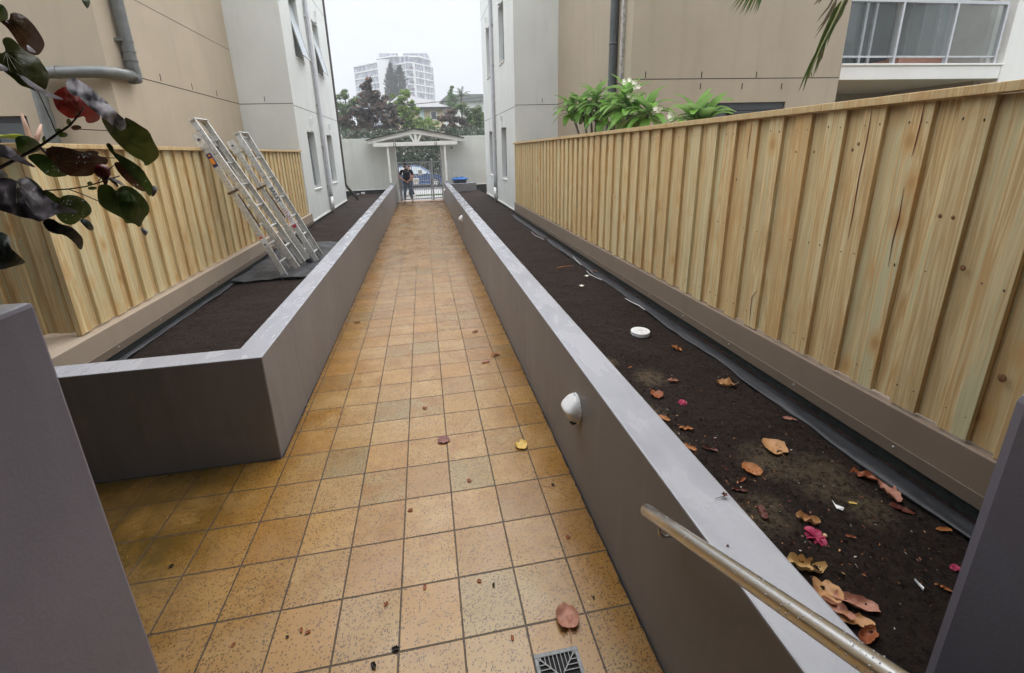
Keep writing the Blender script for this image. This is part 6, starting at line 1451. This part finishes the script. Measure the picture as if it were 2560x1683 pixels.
# twig with a red calyx lying on the wall top, and a red spot
tw_ = empty('twig', tuple(on(2, .887, 1800, 1242)), 'dark twig with a small red calyx lying on the right planter wall top', 'twig')
mb = MB(); mb.tube([on(2, .889, 1788, 1247), on(2, .893, 1800, 1243), on(2, .892, 1814, 1240)], .0012, 6); mb.build('stalk', M['stem'], tw_)
mb = MB(); c = on(2, .893, 1811, 1239)
for k in range(5): blade(mb, c, Vector((math.cos(k * 1.3), math.sin(k * 1.3), .8)), .014, .009, .3)
mb.build('calyx', DL['dkred'], tw_, fix=False)
fallen(.887, 1819.5, 1364.5, 8, 'dkred', 'tiny red petal on the right planter wall top', 'curl', 0, .3, seed=200)
mb = MB(); P_ = [on(2, .0025, *q) for q in ((1353, 1212), (1378, 1220), (1400, 1232), (1425, 1245), (1438, 1252))]; mb.tube(P_, .0008, 5); tag(mb.build('stalk', DL['pink']), 'long thin pinkish leaf stalk on the tiles by the right wall', 'stalk')

# litter too small to count
r_ = random.Random(77); cols = ['tan', 'rust', 'dkred', 'orange', 'black']
mbs = MB(); mats = [DL[k] for k in cols] + [simple('pale_chip', (.42, .38, .30, 1), .7), simple('white_grit', (.62, .61, .58, 1), .7)]
def litter(x, y, z, L_, mi):
    a = r_.uniform(0, 6.28); d = Vector((math.cos(a), math.sin(a), r_.uniform(-.2, .4))) * L_; s_ = Vector((-math.sin(a), math.cos(a), r_.uniform(-.3, .5))) * L_ * r_.uniform(.25, .5); c = Vector((x, y, z + .003))
    mbs.add([c - d, c - s_ * .9 + Vector((0, 0, L_ * .2)), c + d, c + s_], [(0, 1, 2, 3)], mi)
for k in range(900):
    y = 1.0 + abs(r_.gauss(0, .75)); x = 1.10 + abs(r_.gauss(0, .20)) if r_.random() < .72 else r_.uniform(1.1, 2.2)
    if x > 2.25: continue
    litter(x, y, soilh(x, y, 1), r_.uniform(.003, .0105), r_.choice((0, 1, 1, 2, 2, 3, 4, 5)))
for k in range(900):
    y = r_.uniform(.7, 9); x = r_.uniform(1.1, 2.22); litter(x, y, soilh(x, y, 1), r_.uniform(.0015, .005), r_.choice((0, 1, 2, 4, 4, 5, 6)))
for k in range(160):
    y = r_.uniform(3.3, 7); x = r_.uniform(-2.7, -1.5); litter(x, y, soilh(x, y, 7), r_.uniform(.0015, .005), r_.choice((0, 1, 4, 6, 5)))
o = mbs.build('leaf_litter', mats, origin=(0, 0, 0), fix=False); o['kind'] = 'stuff'; tag(o, 'fine leaf litter and chips strewn over the dark soil', 'litter')
mb = MB()
for k in range(4200):
    y = .8 + abs(r_.gauss(0, 2.2)); x = r_.uniform(1.09, 2.26); R_ = r_.uniform(.002, .0075) * (1 if r_.random() < .93 else 1.8)
    c = Vector((x, y, soilh(x, y, 1) + R_ * .3)); q = [Vector((r_.uniform(-1, 1), r_.uniform(-1, 1), r_.uniform(-.3, 1))).normalized() * R_ for _ in range(3)]
    mb.add([c + Vector((R_, 0, 0)), c + Vector((-R_ * .5, R_ * .8, 0)), c + Vector((-R_ * .5, -R_ * .8, 0)), c + Vector((q[0].x * .3, q[1].y * .3, R_ * .9))], [(0, 1, 3), (1, 2, 3), (2, 0, 3)])
for k in range(2600):
    y = 3.2 + abs(r_.gauss(0, 1.8)); x = r_.uniform(-2.75, -1.45); R_ = r_.uniform(.003, .008); c = Vector((x, y, soilh(x, y, 7) + R_ * .3))
    mb.add([c + Vector((R_, 0, 0)), c + Vector((-R_ * .5, R_ * .8, 0)), c + Vector((-R_ * .5, -R_ * .8, 0)), c + Vector((0, 0, R_ * .9))], [(0, 1, 3), (1, 2, 3), (2, 0, 3)])
o = mb.build('soil_crumbs', M['soil'], origin=(0, 0, 0), fix=False); o['kind'] = 'stuff'; tag(o, 'loose dark crumbs of soil over both planting beds', 'soil')
